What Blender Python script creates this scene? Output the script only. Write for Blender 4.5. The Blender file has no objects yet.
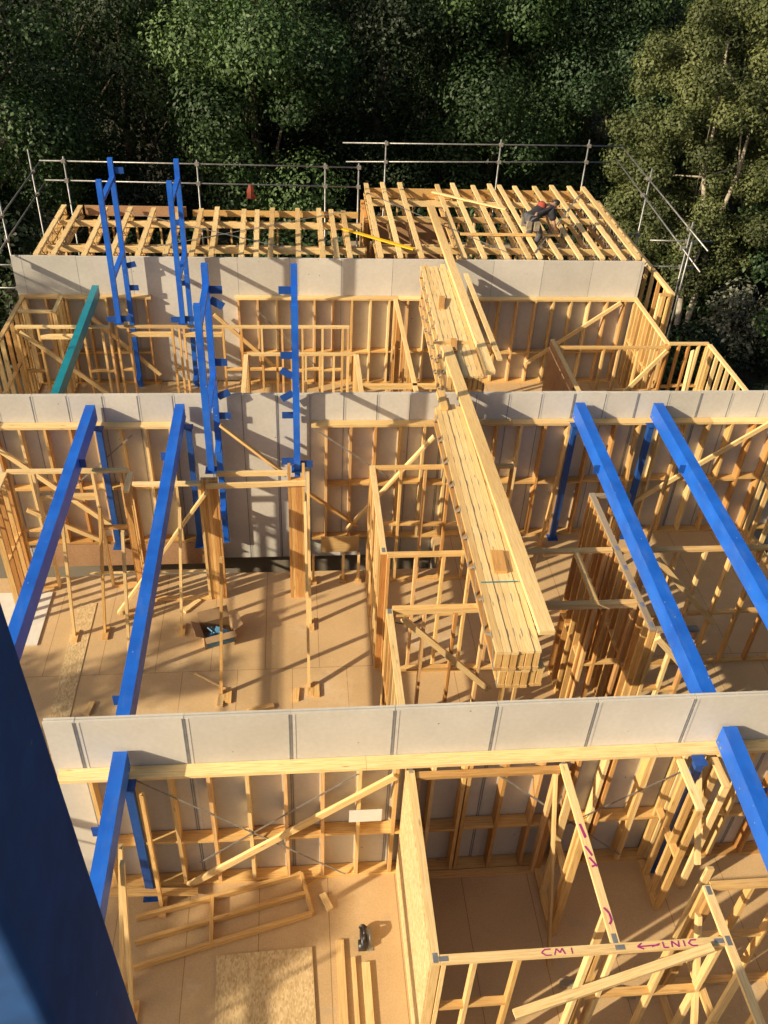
import bpy, math, random
import numpy as np
from mathutils import Vector, Matrix
random.seed(7)
rng = np.random.default_rng(11)
scene = bpy.context.scene
col = scene.collection

# ------------------------------------------------------------------ camera, sky, sun, exposure
PITCH, YAW, ROLL, FPX = 0.656, 0.120, 0.056, 897.7
CAM = Vector((3.296, -6.722, 8.086))
fwd = Vector((math.sin(YAW) * math.cos(PITCH), math.cos(YAW) * math.cos(PITCH), -math.sin(PITCH)))
rgt = Vector((math.cos(YAW), -math.sin(YAW), 0.0))
upv = rgt.cross(fwd)
r2 = math.cos(ROLL) * rgt + math.sin(ROLL) * upv
u2 = -math.sin(ROLL) * rgt + math.cos(ROLL) * upv
cd = bpy.data.cameras.new('camera')
cam = bpy.data.objects.new('camera', cd)
col.objects.link(cam)
cam.matrix_world = Matrix(((r2.x, u2.x, -fwd.x, CAM.x), (r2.y, u2.y, -fwd.y, CAM.y), (r2.z, u2.z, -fwd.z, CAM.z), (0, 0, 0, 1)))
cd.sensor_fit = 'VERTICAL'
cd.sensor_height = 24.0
cd.lens = FPX / 1024.0 * 24.0
cd.clip_start = 0.05
cd.clip_end = 600
scene.camera = cam

SUN_EL, SUN_AZ = math.radians(26.7), math.radians(65.5)      # light travels toward +X (sin) and +Y (cos)
w = bpy.data.worlds.new('World')
scene.world = w
w.use_nodes = True
wn = w.node_tree.nodes
bg = wn['Background']
sky = wn.new('ShaderNodeTexSky')
sky.sky_type = 'NISHITA'
sky.sun_disc = False
sky.sun_elevation = SUN_EL
sky.sun_rotation = math.radians(180.0) + SUN_AZ
w.node_tree.links.new(sky.outputs[0], bg.inputs['Color'])
sky.air_density = 1.0
sky.dust_density = 5.0
sky.ozone_density = 0.2
bg.inputs['Strength'].default_value = 0.066
sd = bpy.data.lights.new('sun', 'SUN')
sd.energy = 4.6
sd.angle = math.radians(0.6)
sd.color = (1.0, 0.845, 0.61)
sun = bpy.data.objects.new('sun', sd)
col.objects.link(sun)
ldir = Vector((math.sin(SUN_AZ) * math.cos(SUN_EL), math.cos(SUN_AZ) * math.cos(SUN_EL), -math.sin(SUN_EL)))
sun.rotation_euler = ldir.to_track_quat('-Z', 'Y').to_euler()
sun.location = (-30, -20, 30)
scene.view_settings.view_transform = 'Standard'
scene.view_settings.look = 'None'
scene.view_settings.exposure = 0.5
scene.view_settings.gamma = 1.0
scene.view_settings.use_curve_mapping = False
scene.cycles.max_bounces = 8
scene.cycles.diffuse_bounces = 4

# ------------------------------------------------------------------ materials
def newmat(name):
    m = bpy.data.materials.new(name)
    m.use_nodes = True
    nt = m.node_tree
    return m, nt, nt.nodes['Principled BSDF']

def N(nt, t, **kw):
    n = nt.nodes.new(t)
    for k, v in kw.items():
        setattr(n, k, v)
    return n

def ramp(nt, stops):
    r = nt.nodes.new('ShaderNodeValToRGB')
    e = r.color_ramp.elements
    e[0].position, e[0].color = stops[0][0], (*stops[0][1], 1)
    e[1].position, e[1].color = stops[-1][0], (*stops[-1][1], 1)
    for p, c in stops[1:-1]:
        x = e.new(p)
        x.color = (*c, 1)
    return r

def mixc(nt, fac, a, b, blend='MIX'):
    m = nt.nodes.new('ShaderNodeMix')
    m.data_type = 'RGBA'
    m.blend_type = blend
    L = nt.links.new
    for sock, v in ((m.inputs[0], fac), (m.inputs[6], a), (m.inputs[7], b)):
        if hasattr(v, 'links'):
            L(v, sock)
        elif isinstance(v, (int, float)):
            sock.default_value = v
        else:
            sock.default_value = (*v, 1)
    return m.outputs[2]

def timber_mat(name, pale, mid, dark, grey=0.0):
    m, nt, b = newmat(name)
    L = nt.links.new
    uv = N(nt, 'ShaderNodeUVMap')
    oi = N(nt, 'ShaderNodeObjectInfo')
    off = N(nt, 'ShaderNodeVectorMath', operation='SCALE')
    comb = N(nt, 'ShaderNodeCombineXYZ')
    L(oi.outputs['Random'], comb.inputs[0]); L(oi.outputs['Random'], comb.inputs[1])
    L(comb.outputs[0], off.inputs[0]); off.inputs['Scale'].default_value = 91.0
    add = N(nt, 'ShaderNodeVectorMath', operation='ADD')
    L(uv.outputs[0], add.inputs[0]); L(off.outputs[0], add.inputs[1])
    mp = N(nt, 'ShaderNodeMapping')
    mp.inputs['Scale'].default_value = (1.3, 26, 1)
    L(add.outputs[0], mp.inputs[0])
    n1 = N(nt, 'ShaderNodeTexNoise')
    n1.inputs['Scale'].default_value = 2.2; n1.inputs['Detail'].default_value = 6; n1.inputs['Roughness'].default_value = 0.65
    L(mp.outputs[0], n1.inputs['Vector'])
    cr = ramp(nt, [(0.3, dark), (0.5, mid), (0.72, pale)])
    L(n1.outputs[0], cr.inputs[0])
    # board to board tint: per object and per board (u carries a different offset per board)
    mp2 = N(nt, 'ShaderNodeMapping'); mp2.inputs['Scale'].default_value = (0.12, 0.35, 1)
    L(add.outputs[0], mp2.inputs[0])
    n2 = N(nt, 'ShaderNodeTexNoise'); n2.inputs['Scale'].default_value = 1.0; n2.inputs['Detail'].default_value = 1
    L(mp2.outputs[0], n2.inputs['Vector'])
    r2_ = ramp(nt, [(0.28, (0.60, 0.50, 0.40)), (0.42, (0.90, 0.86, 0.8)), (0.55, (1, 1, 1)), (0.72, (1.15, 1.16, 1.18))])
    L(n2.outputs[0], r2_.inputs[0])
    c = mixc(nt, 1.0, cr.outputs[0], r2_.outputs[0], 'MULTIPLY')
    # knots
    mp3 = N(nt, 'ShaderNodeMapping'); mp3.inputs['Scale'].default_value = (2.0, 9, 1)
    L(add.outputs[0], mp3.inputs[0])
    v = N(nt, 'ShaderNodeTexVoronoi'); v.inputs['Scale'].default_value = 1.0
    L(mp3.outputs[0], v.inputs['Vector'])
    kr = ramp(nt, [(0.05, (1, 1, 1)), (0.13, (0, 0, 0))])
    L(v.outputs['Distance'], kr.inputs[0])
    kf = N(nt, 'ShaderNodeMath', operation='MULTIPLY'); kf.inputs[1].default_value = 0.55
    L(kr.outputs[0], kf.inputs[0])
    c = mixc(nt, kf.outputs[0], c, (0.16, 0.07, 0.025))
    if grey:
        c = mixc(nt, grey, c, (0.22, 0.2, 0.17))
    L(c, b.inputs['Base Color'])
    b.inputs['Roughness'].default_value = 0.75
    bp = N(nt, 'ShaderNodeBump'); bp.inputs['Strength'].default_value = 0.15; bp.inputs['Distance'].default_value = 0.004
    L(n1.outputs[0], bp.inputs['Height']); L(bp.outputs[0], b.inputs['Normal'])
    return m

M = {}
M['pine'] = timber_mat('pine_timber', (0.79, 0.55, 0.235), (0.68, 0.425, 0.155), (0.48, 0.265, 0.08))
M['pale'] = timber_mat('pale_timber', (0.85, 0.66, 0.35), (0.77, 0.555, 0.255), (0.60, 0.385, 0.15))
M['pink'] = timber_mat('pink_treated_timber', (0.78, 0.53, 0.255), (0.67, 0.41, 0.175), (0.47, 0.25, 0.09))
M['orange'] = timber_mat('orange_timber', (0.66, 0.38, 0.13), (0.54, 0.28, 0.085), (0.37, 0.17, 0.05))
M['weathered'] = timber_mat('weathered_timber', (0.5, 0.4, 0.26), (0.4, 0.3, 0.18), (0.28, 0.19, 0.1), 0.35)

def noisy_mat(name, c0, c1, scale, rough=0.8, metal=0.0, detail=6, bump=0.0, tint=0.0, fine=None, spots=None):
    m, nt, b = newmat(name)
    L = nt.links.new
    tc = N(nt, 'ShaderNodeTexCoord')
    oi = N(nt, 'ShaderNodeObjectInfo')
    add = N(nt, 'ShaderNodeVectorMath', operation='ADD')
    L(tc.outputs['Object'], add.inputs[0]); L(oi.outputs['Location'], add.inputs[1])
    n = N(nt, 'ShaderNodeTexNoise'); n.inputs['Scale'].default_value = scale; n.inputs['Detail'].default_value = detail
    n.inputs['Roughness'].default_value = 0.6
    L(add.outputs[0], n.inputs['Vector'])
    r = ramp(nt, [(0.3, c0), (0.7, c1)])
    L(n.outputs[0], r.inputs[0])
    c = r.outputs[0]
    if tint:
        h = N(nt, 'ShaderNodeMapRange'); h.inputs[3].default_value = 1 - tint; h.inputs[4].default_value = 1 + tint
        L(oi.outputs['Random'], h.inputs[0])
        c = mixc(nt, 1.0, c, h.outputs[0], 'MULTIPLY')
    if fine:
        n3 = N(nt, 'ShaderNodeTexNoise'); n3.inputs['Scale'].default_value = fine[0]; n3.inputs['Detail'].default_value = 3
        L(add.outputs[0], n3.inputs['Vector'])
        r3 = ramp(nt, [(0.35, (1 - fine[1],) * 3), (0.65, (1 + fine[1],) * 3)])
        L(n3.outputs[0], r3.inputs[0])
        c = mixc(nt, 1.0, c, r3.outputs[0], 'MULTIPLY')
    if spots:
        v = N(nt, 'ShaderNodeTexVoronoi'); v.inputs['Scale'].default_value = spots[0]
        L(add.outputs[0], v.inputs['Vector'])
        r4 = ramp(nt, [(spots[1] * 0.6, (1, 1, 1)), (spots[1], (0, 0, 0))])
        L(v.outputs['Distance'], r4.inputs[0])
        c = mixc(nt, r4.outputs[0], c, spots[2])
    L(c, b.inputs['Base Color'])
    b.inputs['Roughness'].default_value = rough
    b.inputs['Metallic'].default_value = metal
    if bump:
        bp = N(nt, 'ShaderNodeBump'); bp.inputs['Strength'].default_value = bump; bp.inputs['Distance'].default_value = 0.01
        L(n.outputs[0], bp.inputs['Height']); L(bp.outputs[0], b.inputs['Normal'])
    return m

M['board'] = noisy_mat('plasterboard_lining', (0.50, 0.47, 0.415), (0.61, 0.58, 0.52), 0.7, 0.9, tint=0.08, fine=(16, 0.03), spots=(3.1, 0.05, (0.26, 0.24, 0.21)))
M['pale_floor'] = noisy_mat('pale_floor_patch', (0.62, 0.58, 0.5), (0.72, 0.68, 0.6), 6, 0.9)
M['joint_dark'] = noisy_mat('joint_metal', (0.15, 0.16, 0.18), (0.27, 0.28, 0.30), 9, 0.6, 0.2)
M['joint_pale'] = noisy_mat('joint_tape', (0.5, 0.48, 0.45), (0.6, 0.58, 0.54), 9, 0.8)
M['blue'] = noisy_mat('blue_steel_paint', (0.010, 0.105, 0.50), (0.016, 0.155, 0.66), 3.0, 0.38, 0.0, fine=(30, 0.08), spots=(3.2, 0.045, (0.28, 0.36, 0.5)))
def steel_paint(name, c0, c1, dust, amount=0.5):
    m, nt, b = newmat(name)
    L = nt.links.new
    tc = N(nt, 'ShaderNodeTexCoord')
    n = N(nt, 'ShaderNodeTexNoise'); n.inputs['Scale'].default_value = 2.2; n.inputs['Detail'].default_value = 5
    L(tc.outputs['Object'], n.inputs['Vector'])
    r = ramp(nt, [(0.3, c0), (0.7, c1)]); L(n.outputs[0], r.inputs[0])
    n2 = N(nt, 'ShaderNodeTexNoise'); n2.inputs['Scale'].default_value = 3.4; n2.inputs['Detail'].default_value = 10; n2.inputs['Roughness'].default_value = 0.75
    mp = N(nt, 'ShaderNodeMapping'); mp.inputs['Scale'].default_value = (2.2, 0.6, 1.4)
    L(tc.outputs['Object'], mp.inputs[0]); L(mp.outputs[0], n2.inputs['Vector'])
    r2_ = ramp(nt, [(0.5, (0, 0, 0)), (0.66, (amount * 0.35,) * 3), (0.8, (amount,) * 3)]); L(n2.outputs[0], r2_.inputs[0])
    c = mixc(nt, r2_.outputs[0], r.outputs[0], dust)
    v = N(nt, 'ShaderNodeTexVoronoi'); v.inputs['Scale'].default_value = 5.5
    L(tc.outputs['Object'], v.inputs['Vector'])
    r3 = ramp(nt, [(0.035, (0.8, 0.8, 0.8)), (0.06, (0, 0, 0))]); L(v.outputs['Distance'], r3.inputs[0])
    c = mixc(nt, r3.outputs[0], c, (0.34, 0.4, 0.48))
    L(c, b.inputs['Base Color'])
    rr = N(nt, 'ShaderNodeMapRange'); rr.inputs[3].default_value = 0.33; rr.inputs[4].default_value = 0.62
    L(n2.outputs[0], rr.inputs[0]); L(rr.outputs[0], b.inputs['Roughness'])
    return m
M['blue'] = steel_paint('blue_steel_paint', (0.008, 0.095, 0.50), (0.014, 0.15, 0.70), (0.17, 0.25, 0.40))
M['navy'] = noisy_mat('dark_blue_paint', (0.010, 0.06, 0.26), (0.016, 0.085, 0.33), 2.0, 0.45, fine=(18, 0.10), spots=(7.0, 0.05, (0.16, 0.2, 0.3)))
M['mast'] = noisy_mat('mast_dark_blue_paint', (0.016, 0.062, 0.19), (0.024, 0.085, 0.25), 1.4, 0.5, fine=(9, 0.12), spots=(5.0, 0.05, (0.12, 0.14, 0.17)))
M['teal'] = noisy_mat('teal_steel_paint', (0.008, 0.19, 0.26), (0.012, 0.26, 0.34), 4.0, 0.4, fine=(30, 0.06))
M['galv'] = noisy_mat('galvanised_steel', (0.34, 0.34, 0.33), (0.52, 0.52, 0.5), 12, 0.42, 0.7)
M['galv_dull'] = noisy_mat('dull_galvanised', (0.22, 0.21, 0.19), (0.4, 0.38, 0.34), 12, 0.6, 0.5)
M['scaf'] = noisy_mat('scaffold_tube_steel', (0.17, 0.17, 0.17), (0.36, 0.36, 0.35), 7, 0.45, 0.6)
M['ply'] = noisy_mat('plywood_brown', (0.36, 0.2, 0.1), (0.46, 0.27, 0.14), 2.5, 0.8, fine=(25, 0.1))
M['dark'] = noisy_mat('dark_plastic', (0.015, 0.013, 0.014), (0.04, 0.035, 0.035), 12, 0.4)
M['card'] = noisy_mat('cardboard', (0.32, 0.2, 0.1), (0.4, 0.26, 0.14), 5, 0.85)
M['blueplastic'] = noisy_mat('blue_plastic_film', (0.03, 0.14, 0.26), (0.08, 0.24, 0.38), 8, 0.3)
M['yellow'] = noisy_mat('yellow_paint', (0.75, 0.42, 0.01), (0.85, 0.5, 0.02), 5, 0.45)
M['orangecloth'] = noisy_mat('orange_cloth', (0.15, 0.03, 0.014), (0.24, 0.045, 0.02), 9, 0.8)
M['paper'] = noisy_mat('paper', (0.6, 0.58, 0.55), (0.72, 0.7, 0.66), 3, 0.8)
M['purple'] = noisy_mat('purple_marker', (0.30, 0.012, 0.14), (0.4, 0.03, 0.2), 20, 0.7)
M['skin'] = noisy_mat('skin', (0.42, 0.22, 0.14), (0.5, 0.27, 0.18), 9, 0.55)
M['shirt'] = noisy_mat('dark_shirt', (0.012, 0.013, 0.018), (0.03, 0.03, 0.04), 10, 0.9)
M['red'] = noisy_mat('red_cloth', (0.26, 0.04, 0.025), (0.34, 0.06, 0.035), 10, 0.85)
M['greycloth'] = noisy_mat('grey_cloth', (0.05, 0.05, 0.055), (0.11, 0.11, 0.12), 12, 0.9)
M['tan'] = noisy_mat('tan_leather', (0.2, 0.16, 0.11), (0.36, 0.32, 0.26), 12, 0.8)
M['soil'] = noisy_mat('soil_and_leaf_litter', (0.010, 0.011, 0.006), (0.035, 0.03, 0.016), 0.9, 0.95, bump=0.3, fine=(6, 0.3))
M['wrap'] = noisy_mat('lower_storey_cladding', (0.2, 0.17, 0.13), (0.28, 0.24, 0.18), 0.8, 0.85)
M['bark_pale'] = noisy_mat('pale_bark', (0.22, 0.19, 0.14), (0.5, 0.44, 0.34), 5, 0.85, bump=0.4)
M['bark'] = noisy_mat('dark_bark', (0.03, 0.022, 0.015), (0.08, 0.06, 0.04), 5, 0.9, bump=0.4)

def osb_mat():
    m, nt, b = newmat('strand_board')
    L = nt.links.new
    tc = N(nt, 'ShaderNodeTexCoord')
    mp = N(nt, 'ShaderNodeMapping'); mp.inputs['Scale'].default_value = (62, 24, 24)
    L(tc.outputs['Object'], mp.inputs[0])
    v = N(nt, 'ShaderNodeTexVoronoi'); v.inputs['Scale'].default_value = 1.0
    L(mp.outputs[0], v.inputs['Vector'])
    sp = N(nt, 'ShaderNodeSeparateColor'); L(v.outputs['Color'], sp.inputs[0])
    r = ramp(nt, [(0.0, (0.46, 0.31, 0.14)), (0.5, (0.58, 0.42, 0.21)), (1.0, (0.68, 0.52, 0.29))])
    L(sp.outputs[0], r.inputs[0])
    L(r.outputs[0], b.inputs['Base Color'])
    b.inputs['Roughness'].default_value = 0.8
    return m
M['osb'] = osb_mat()

def floor_mat():
    m, nt, b = newmat('particle_board_floor')
    L = nt.links.new
    tc = N(nt, 'ShaderNodeTexCoord')
    br = N(nt, 'ShaderNodeTexBrick')
    br.offset = 0.5
    br.inputs['Color1'].default_value = (0.55, 0.385, 0.20, 1); br.inputs['Color2'].default_value = (0.59, 0.415, 0.22, 1)
    br.inputs['Mortar'].default_value = (0.30, 0.18, 0.07, 1)
    br.inputs['Scale'].default_value = 1.0; br.inputs['Mortar Size'].default_value = 0.005
    br.inputs['Brick Width'].default_value = 0.9; br.inputs['Row Height'].default_value = 3.6
    L(tc.outputs['Object'], br.inputs['Vector'])
    n = N(nt, 'ShaderNodeTexNoise'); n.inputs['Scale'].default_value = 0.9; n.inputs['Detail'].default_value = 5
    L(tc.outputs['Object'], n.inputs['Vector'])
    r = ramp(nt, [(0.3, (0.86, 0.84, 0.8)), (0.7, (1.06, 1.05, 1.04))])
    L(n.outputs[0], r.inputs[0])
    c = mixc(nt, 1.0, br.outputs['Color'], r.outputs[0], 'MULTIPLY')
    n2 = N(nt, 'ShaderNodeTexNoise'); n2.inputs['Scale'].default_value = 60; n2.inputs['Detail'].default_value = 2
    L(tc.outputs['Object'], n2.inputs['Vector'])
    r2_ = ramp(nt, [(0.3, (0.9, 0.89, 0.88)), (0.7, (1.08, 1.08, 1.08))])
    L(n2.outputs[0], r2_.inputs[0])
    c = mixc(nt, 1.0, c, r2_.outputs[0], 'MULTIPLY')
    # dusty boot-worn patches
    n3 = N(nt, 'ShaderNodeTexNoise'); n3.inputs['Scale'].default_value = 2.3; n3.inputs['Detail'].default_value = 8; n3.inputs['Roughness'].default_value = 0.7
    L(tc.outputs['Object'], n3.inputs['Vector'])
    r3 = ramp(nt, [(0.58, (0, 0, 0)), (0.72, (0.55, 0.55, 0.55))])
    L(n3.outputs[0], r3.inputs[0])
    c = mixc(nt, r3.outputs[0], c, (0.40, 0.31, 0.21))
    n4 = N(nt, 'ShaderNodeTexNoise'); n4.inputs['Scale'].default_value = 0.55; n4.inputs['Detail'].default_value = 9; n4.inputs['Roughness'].default_value = 0.75
    mp4 = N(nt, 'ShaderNodeMapping'); mp4.inputs['Location'].default_value = (7.3, 2.1, 0)
    L(tc.outputs['Object'], mp4.inputs[0]); L(mp4.outputs[0], n4.inputs['Vector'])
    r4 = ramp(nt, [(0.55, (0, 0, 0)), (0.68, (0.75, 0.75, 0.75))])
    L(n4.outputs[0], r4.inputs[0])
    c = mixc(nt, r4.outputs[0], c, (0.66, 0.52, 0.33))
    L(c, b.inputs['Base Color'])
    b.inputs['Roughness'].default_value = 0.7
    return m
M['floor'] = floor_mat()

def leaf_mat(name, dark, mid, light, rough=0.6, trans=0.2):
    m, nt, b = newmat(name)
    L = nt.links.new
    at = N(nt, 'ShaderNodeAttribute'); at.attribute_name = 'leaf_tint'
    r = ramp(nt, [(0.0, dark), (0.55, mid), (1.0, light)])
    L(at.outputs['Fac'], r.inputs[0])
    L(r.outputs[0], b.inputs['Base Color'])
    b.inputs['Roughness'].default_value = rough
    tr = N(nt, 'ShaderNodeBsdfTranslucent')
    L(mixc(nt, 1.0, r.outputs[0], (1.1, 1.25, 0.5), 'MULTIPLY'), tr.inputs['Color'])
    mx = N(nt, 'ShaderNodeMixShader'); mx.inputs[0].default_value = trans
    L(b.outputs[0], mx.inputs[1]); L(tr.outputs[0], mx.inputs[2])
    L(mx.outputs[0], nt.nodes['Material Output'].inputs['Surface'])
    return m
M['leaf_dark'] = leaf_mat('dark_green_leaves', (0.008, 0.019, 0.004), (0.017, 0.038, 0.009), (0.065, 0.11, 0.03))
M['leaf_green'] = leaf_mat('mid_green_leaves', (0.014, 0.034, 0.007), (0.040, 0.092, 0.020), (0.14, 0.24, 0.07))
M['leaf_blue'] = leaf_mat('bluish_green_leaves', (0.022, 0.05, 0.018), (0.055, 0.105, 0.038), (0.14, 0.21, 0.08))
M['leaf_sunny'] = leaf_mat('sunlit_green_leaves', (0.018, 0.042, 0.010), (0.048, 0.098, 0.026), (0.15, 0.23, 0.08))  # brighter greens, sunlight painted into the leaf colour
M['leaf_olive'] = leaf_mat('olive_leaves', (0.048, 0.062, 0.018), (0.105, 0.128, 0.04), (0.19, 0.21, 0.078), 0.65)
M['leaf_grey'] = leaf_mat('grey_green_leaves', (0.10, 0.11, 0.08), (0.22, 0.23, 0.17), (0.38, 0.38, 0.30), 0.6)

# ------------------------------------------------------------------ mesh helpers
class MB:
    """collects boxes and tubes; build() links them as ONE mesh object"""
    def __init__(s):
        s.v, s.f, s.uv, s.mi = [], [], [], []

    def face(s, idx, uvs, mi=0):
        s.f.append(idx); s.uv.extend(uvs); s.mi.append(mi)

    def bar(s, p0, p1, a, b, ref=(0, 0, 1), mi=0):
        """box from p0 to p1; a = size across (axis x ref), b = size along ref"""
        p0, p1 = Vector(p0), Vector(p1)
        ax = (p1 - p0)
        Ln = ax.length
        ax.normalize()
        rf = Vector(ref)
        if abs(ax.dot(rf)) > 0.999:
            rf = Vector((0, 1, 0)) if abs(ax.y) < 0.9 else Vector((1, 0, 0))
        sx = ax.cross(rf).normalized()
        sy = sx.cross(ax).normalized()
        i = len(s.v)
        for p in (p0, p1):
            for qx, qy in ((-1, -1), (1, -1), (1, 1), (-1, 1)):
                s.v.append(p + sx * (qx * a / 2) + sy * (qy * b / 2))
        uo, vo = random.uniform(0, 60), random.uniform(0, 60)
        w4 = [a, b, a, b]
        acc = 0.0
        for k in range(4):
            k2 = (k + 1) % 4
            s.face((i + k, i + k2, i + 4 + k2, i + 4 + k),
                   [(uo, vo + acc), (uo, vo + acc + w4[k]), (uo + Ln, vo + acc + w4[k]), (uo + Ln, vo + acc)], mi)
            acc += w4[k]
        for e, order in ((0, (3, 2, 1, 0)), (4, (0, 1, 2, 3))):
            s.face(tuple(i + e + o for o in order), [(uo + q * 0.02, vo + t) for q, t in ((0, 0), (1, 0), (1, a), (0, a))], mi)
        return s

    def box(s, lo, hi, mi=0):
        lo, hi = Vector(lo), Vector(hi)
        d = hi - lo
        k = max(range(3), key=lambda q: d[q])
        c = (lo + hi) / 2
        p0, p1 = c.copy(), c.copy()
        p0[k], p1[k] = lo[k], hi[k]
        ref = [0, 0, 0]
        rk = 2 if k != 2 else 1
        ref[rk] = 1
        other = [q for q in range(3) if q not in (k, rk)][0]
        return s.bar(p0, p1, d[other], d[rk], ref, mi)

    def tube(s, p0, p1, r, r1=None, n=8, cap=True, mi=0):
        p0, p1 = Vector(p0), Vector(p1)
        r1 = r if r1 is None else r1
        ax = (p1 - p0); Ln = ax.length; ax.normalize()
        rf = Vector((0, 0, 1)) if abs(ax.z) < 0.9 else Vector((1, 0, 0))
        sx = ax.cross(rf).normalized(); sy = sx.cross(ax)
        i = len(s.v)
        for p, rr in ((p0, r), (p1, r1)):
            for k in range(n):
                t = 2 * math.pi * k / n
                s.v.append(p + (sx * math.cos(t) + sy * math.sin(t)) * rr)
        for k in range(n):
            k2 = (k + 1) % n
            s.face((i + k, i + k2, i + n + k2, i + n + k), [(0, k / n), (0, (k + 1) / n), (Ln, (k + 1) / n), (Ln, k / n)], mi)
        if cap:
            s.face(tuple(i + k for k in reversed(range(n))), [(0, 0)] * n, mi)
            s.face(tuple(i + n + k for k in range(n)), [(0, 0)] * n, mi)
        return s

    def path(s, pts, radii, n=7, mi=0):
        for k in range(len(pts) - 1):
            s.tube(pts[k], pts[k + 1], radii[k], radii[k + 1], n, True, mi)
        return s

    def quad(s, a, b, c, d, mi=0):
        i = len(s.v)
        s.v += [Vector(a), Vector(b), Vector(c), Vector(d)]
        s.face((i, i + 1, i + 2, i + 3), [(0, 0), (1, 0), (1, 1), (0, 1)], mi)
        return s

    def build(s, name, mat, parent=None, smooth=False):
        org = parent_origin(parent)
        me = bpy.data.meshes.new(name)
        me.from_pydata([tuple(v - org) for v in s.v], [], s.f)
        ul = me.uv_layers.new(name='UVMap')
        ul.data.foreach_set('uv', np.array(s.uv, dtype=np.float32).ravel())
        mats = mat if isinstance(mat, (list, tuple)) else [mat]
        for m in mats:
            me.materials.append(m)
        if len(mats) > 1:
            me.polygons.foreach_set('material_index', s.mi)
        if smooth:
            me.polygons.foreach_set('use_smooth', [True] * len(me.polygons))
        me.update()
        o = bpy.data.objects.new(name, me)
        col.objects.link(o)
        if parent:
            o.parent = parent
        return o

def parent_origin(p):
    o = Vector((0, 0, 0))
    while p is not None:
        o = o + p.location
        p = p.parent
    return o

def thing(name, label, cat, loc, group=None):
    o = bpy.data.objects.new(name, None)
    col.objects.link(o)
    o.location = loc
    o.empty_display_size = 0.2
    o['label'] = label
    o['category'] = cat
    if group:
        o['group'] = group
    return o

def tag(o, label, cat, group=None):
    o['label'] = label
    o['category'] = cat
    if group:
        o['group'] = group
    return o

def part(name, mat, parent, lo=None, hi=None, bars=(), smooth=False):
    m = MB()
    if lo is not None:
        m.box(lo, hi)
    for b in bars:
        m.bar(*b)
    return m.build(name, mat, parent, smooth)

def structure(o):
    o['kind'] = 'structure'
    return o

# ------------------------------------------------------------------ ground and floors
ZF = -3.18          # floor level of the framed storey
YB, YC = 7.14, 13.29

def ground():
    xs = np.concatenate([np.linspace(-120, -20, 12), np.linspace(-16, 40, 40), np.linspace(50, 150, 12)])
    ys = np.concatenate([np.linspace(-60, 10, 12), np.linspace(13, 60, 36), np.linspace(68, 180, 14)])
    V = []
    for y in ys:
        for x in xs:
            z = -7.6 + 0.5 * math.sin(x * 0.31 + y * 0.17) + 0.3 * math.sin(x * 0.9 - y * 0.7)
            z += max(0, y - 40) * 0.42 + max(0, abs(x - 5) - 40) * 0.1
            V.append((x, y, z))
    nx = len(xs)
    F = [(j * nx + i, j * nx + i + 1, (j + 1) * nx + i + 1, (j + 1) * nx + i) for j in range(len(ys) - 1) for i in range(nx - 1)]
    me = bpy.data.meshes.new('ground')
    me.from_pydata(V, [], F)
    me.materials.append(M['soil'])
    o = bpy.data.objects.new('ground', me)
    col.objects.link(o)
    structure(o)
ground()

def slab(name, lo, hi, mat):
    m = MB()
    m.box(lo, hi)
    return structure(m.build(name, mat))
T = 0.25
slab('floor', (0.2, -6.9, ZF - T), (13.2, -0.0, ZF), M['floor'])
slab('floor', (-2.3, 0.10, ZF - T), (12.6, 6.03, ZF), M['floor'])
slab('floor', (5.95, 6.03, ZF - T), (12.6, 7.12, ZF), M['floor'])
slab('floor', (-3.0, 7.3, ZF - T), (12.6, 13.25, ZF), M['floor'])

# storey below
ls = thing('lower_storey', 'enclosed storey of the building below the timber framed floor', 'building', (5, 7, -7.6))
part('wall', M['wrap'], ls, (-2.4, -6.8, -8.4), (12.5, 6.0, ZF - T - 0.01))
part('wall', M['wrap'], ls, (-2.9, 7.4, -8.4), (11.6, 13.2, ZF - T - 0.01))
part('wall', M['wrap'], ls, (-2.5, 13.2, -8.4), (11.6, 18.3, -6.2))
part('wall', M['wrap'], ls, (6.0, 6.0, -8.4), (12.4, 7.4, ZF - T - 0.012))
part('floor_beam', M['pale'], ls, (-1.7, 5.99, ZF - 0.5), (5.94, 6.03, ZF - 0.262))

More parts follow.
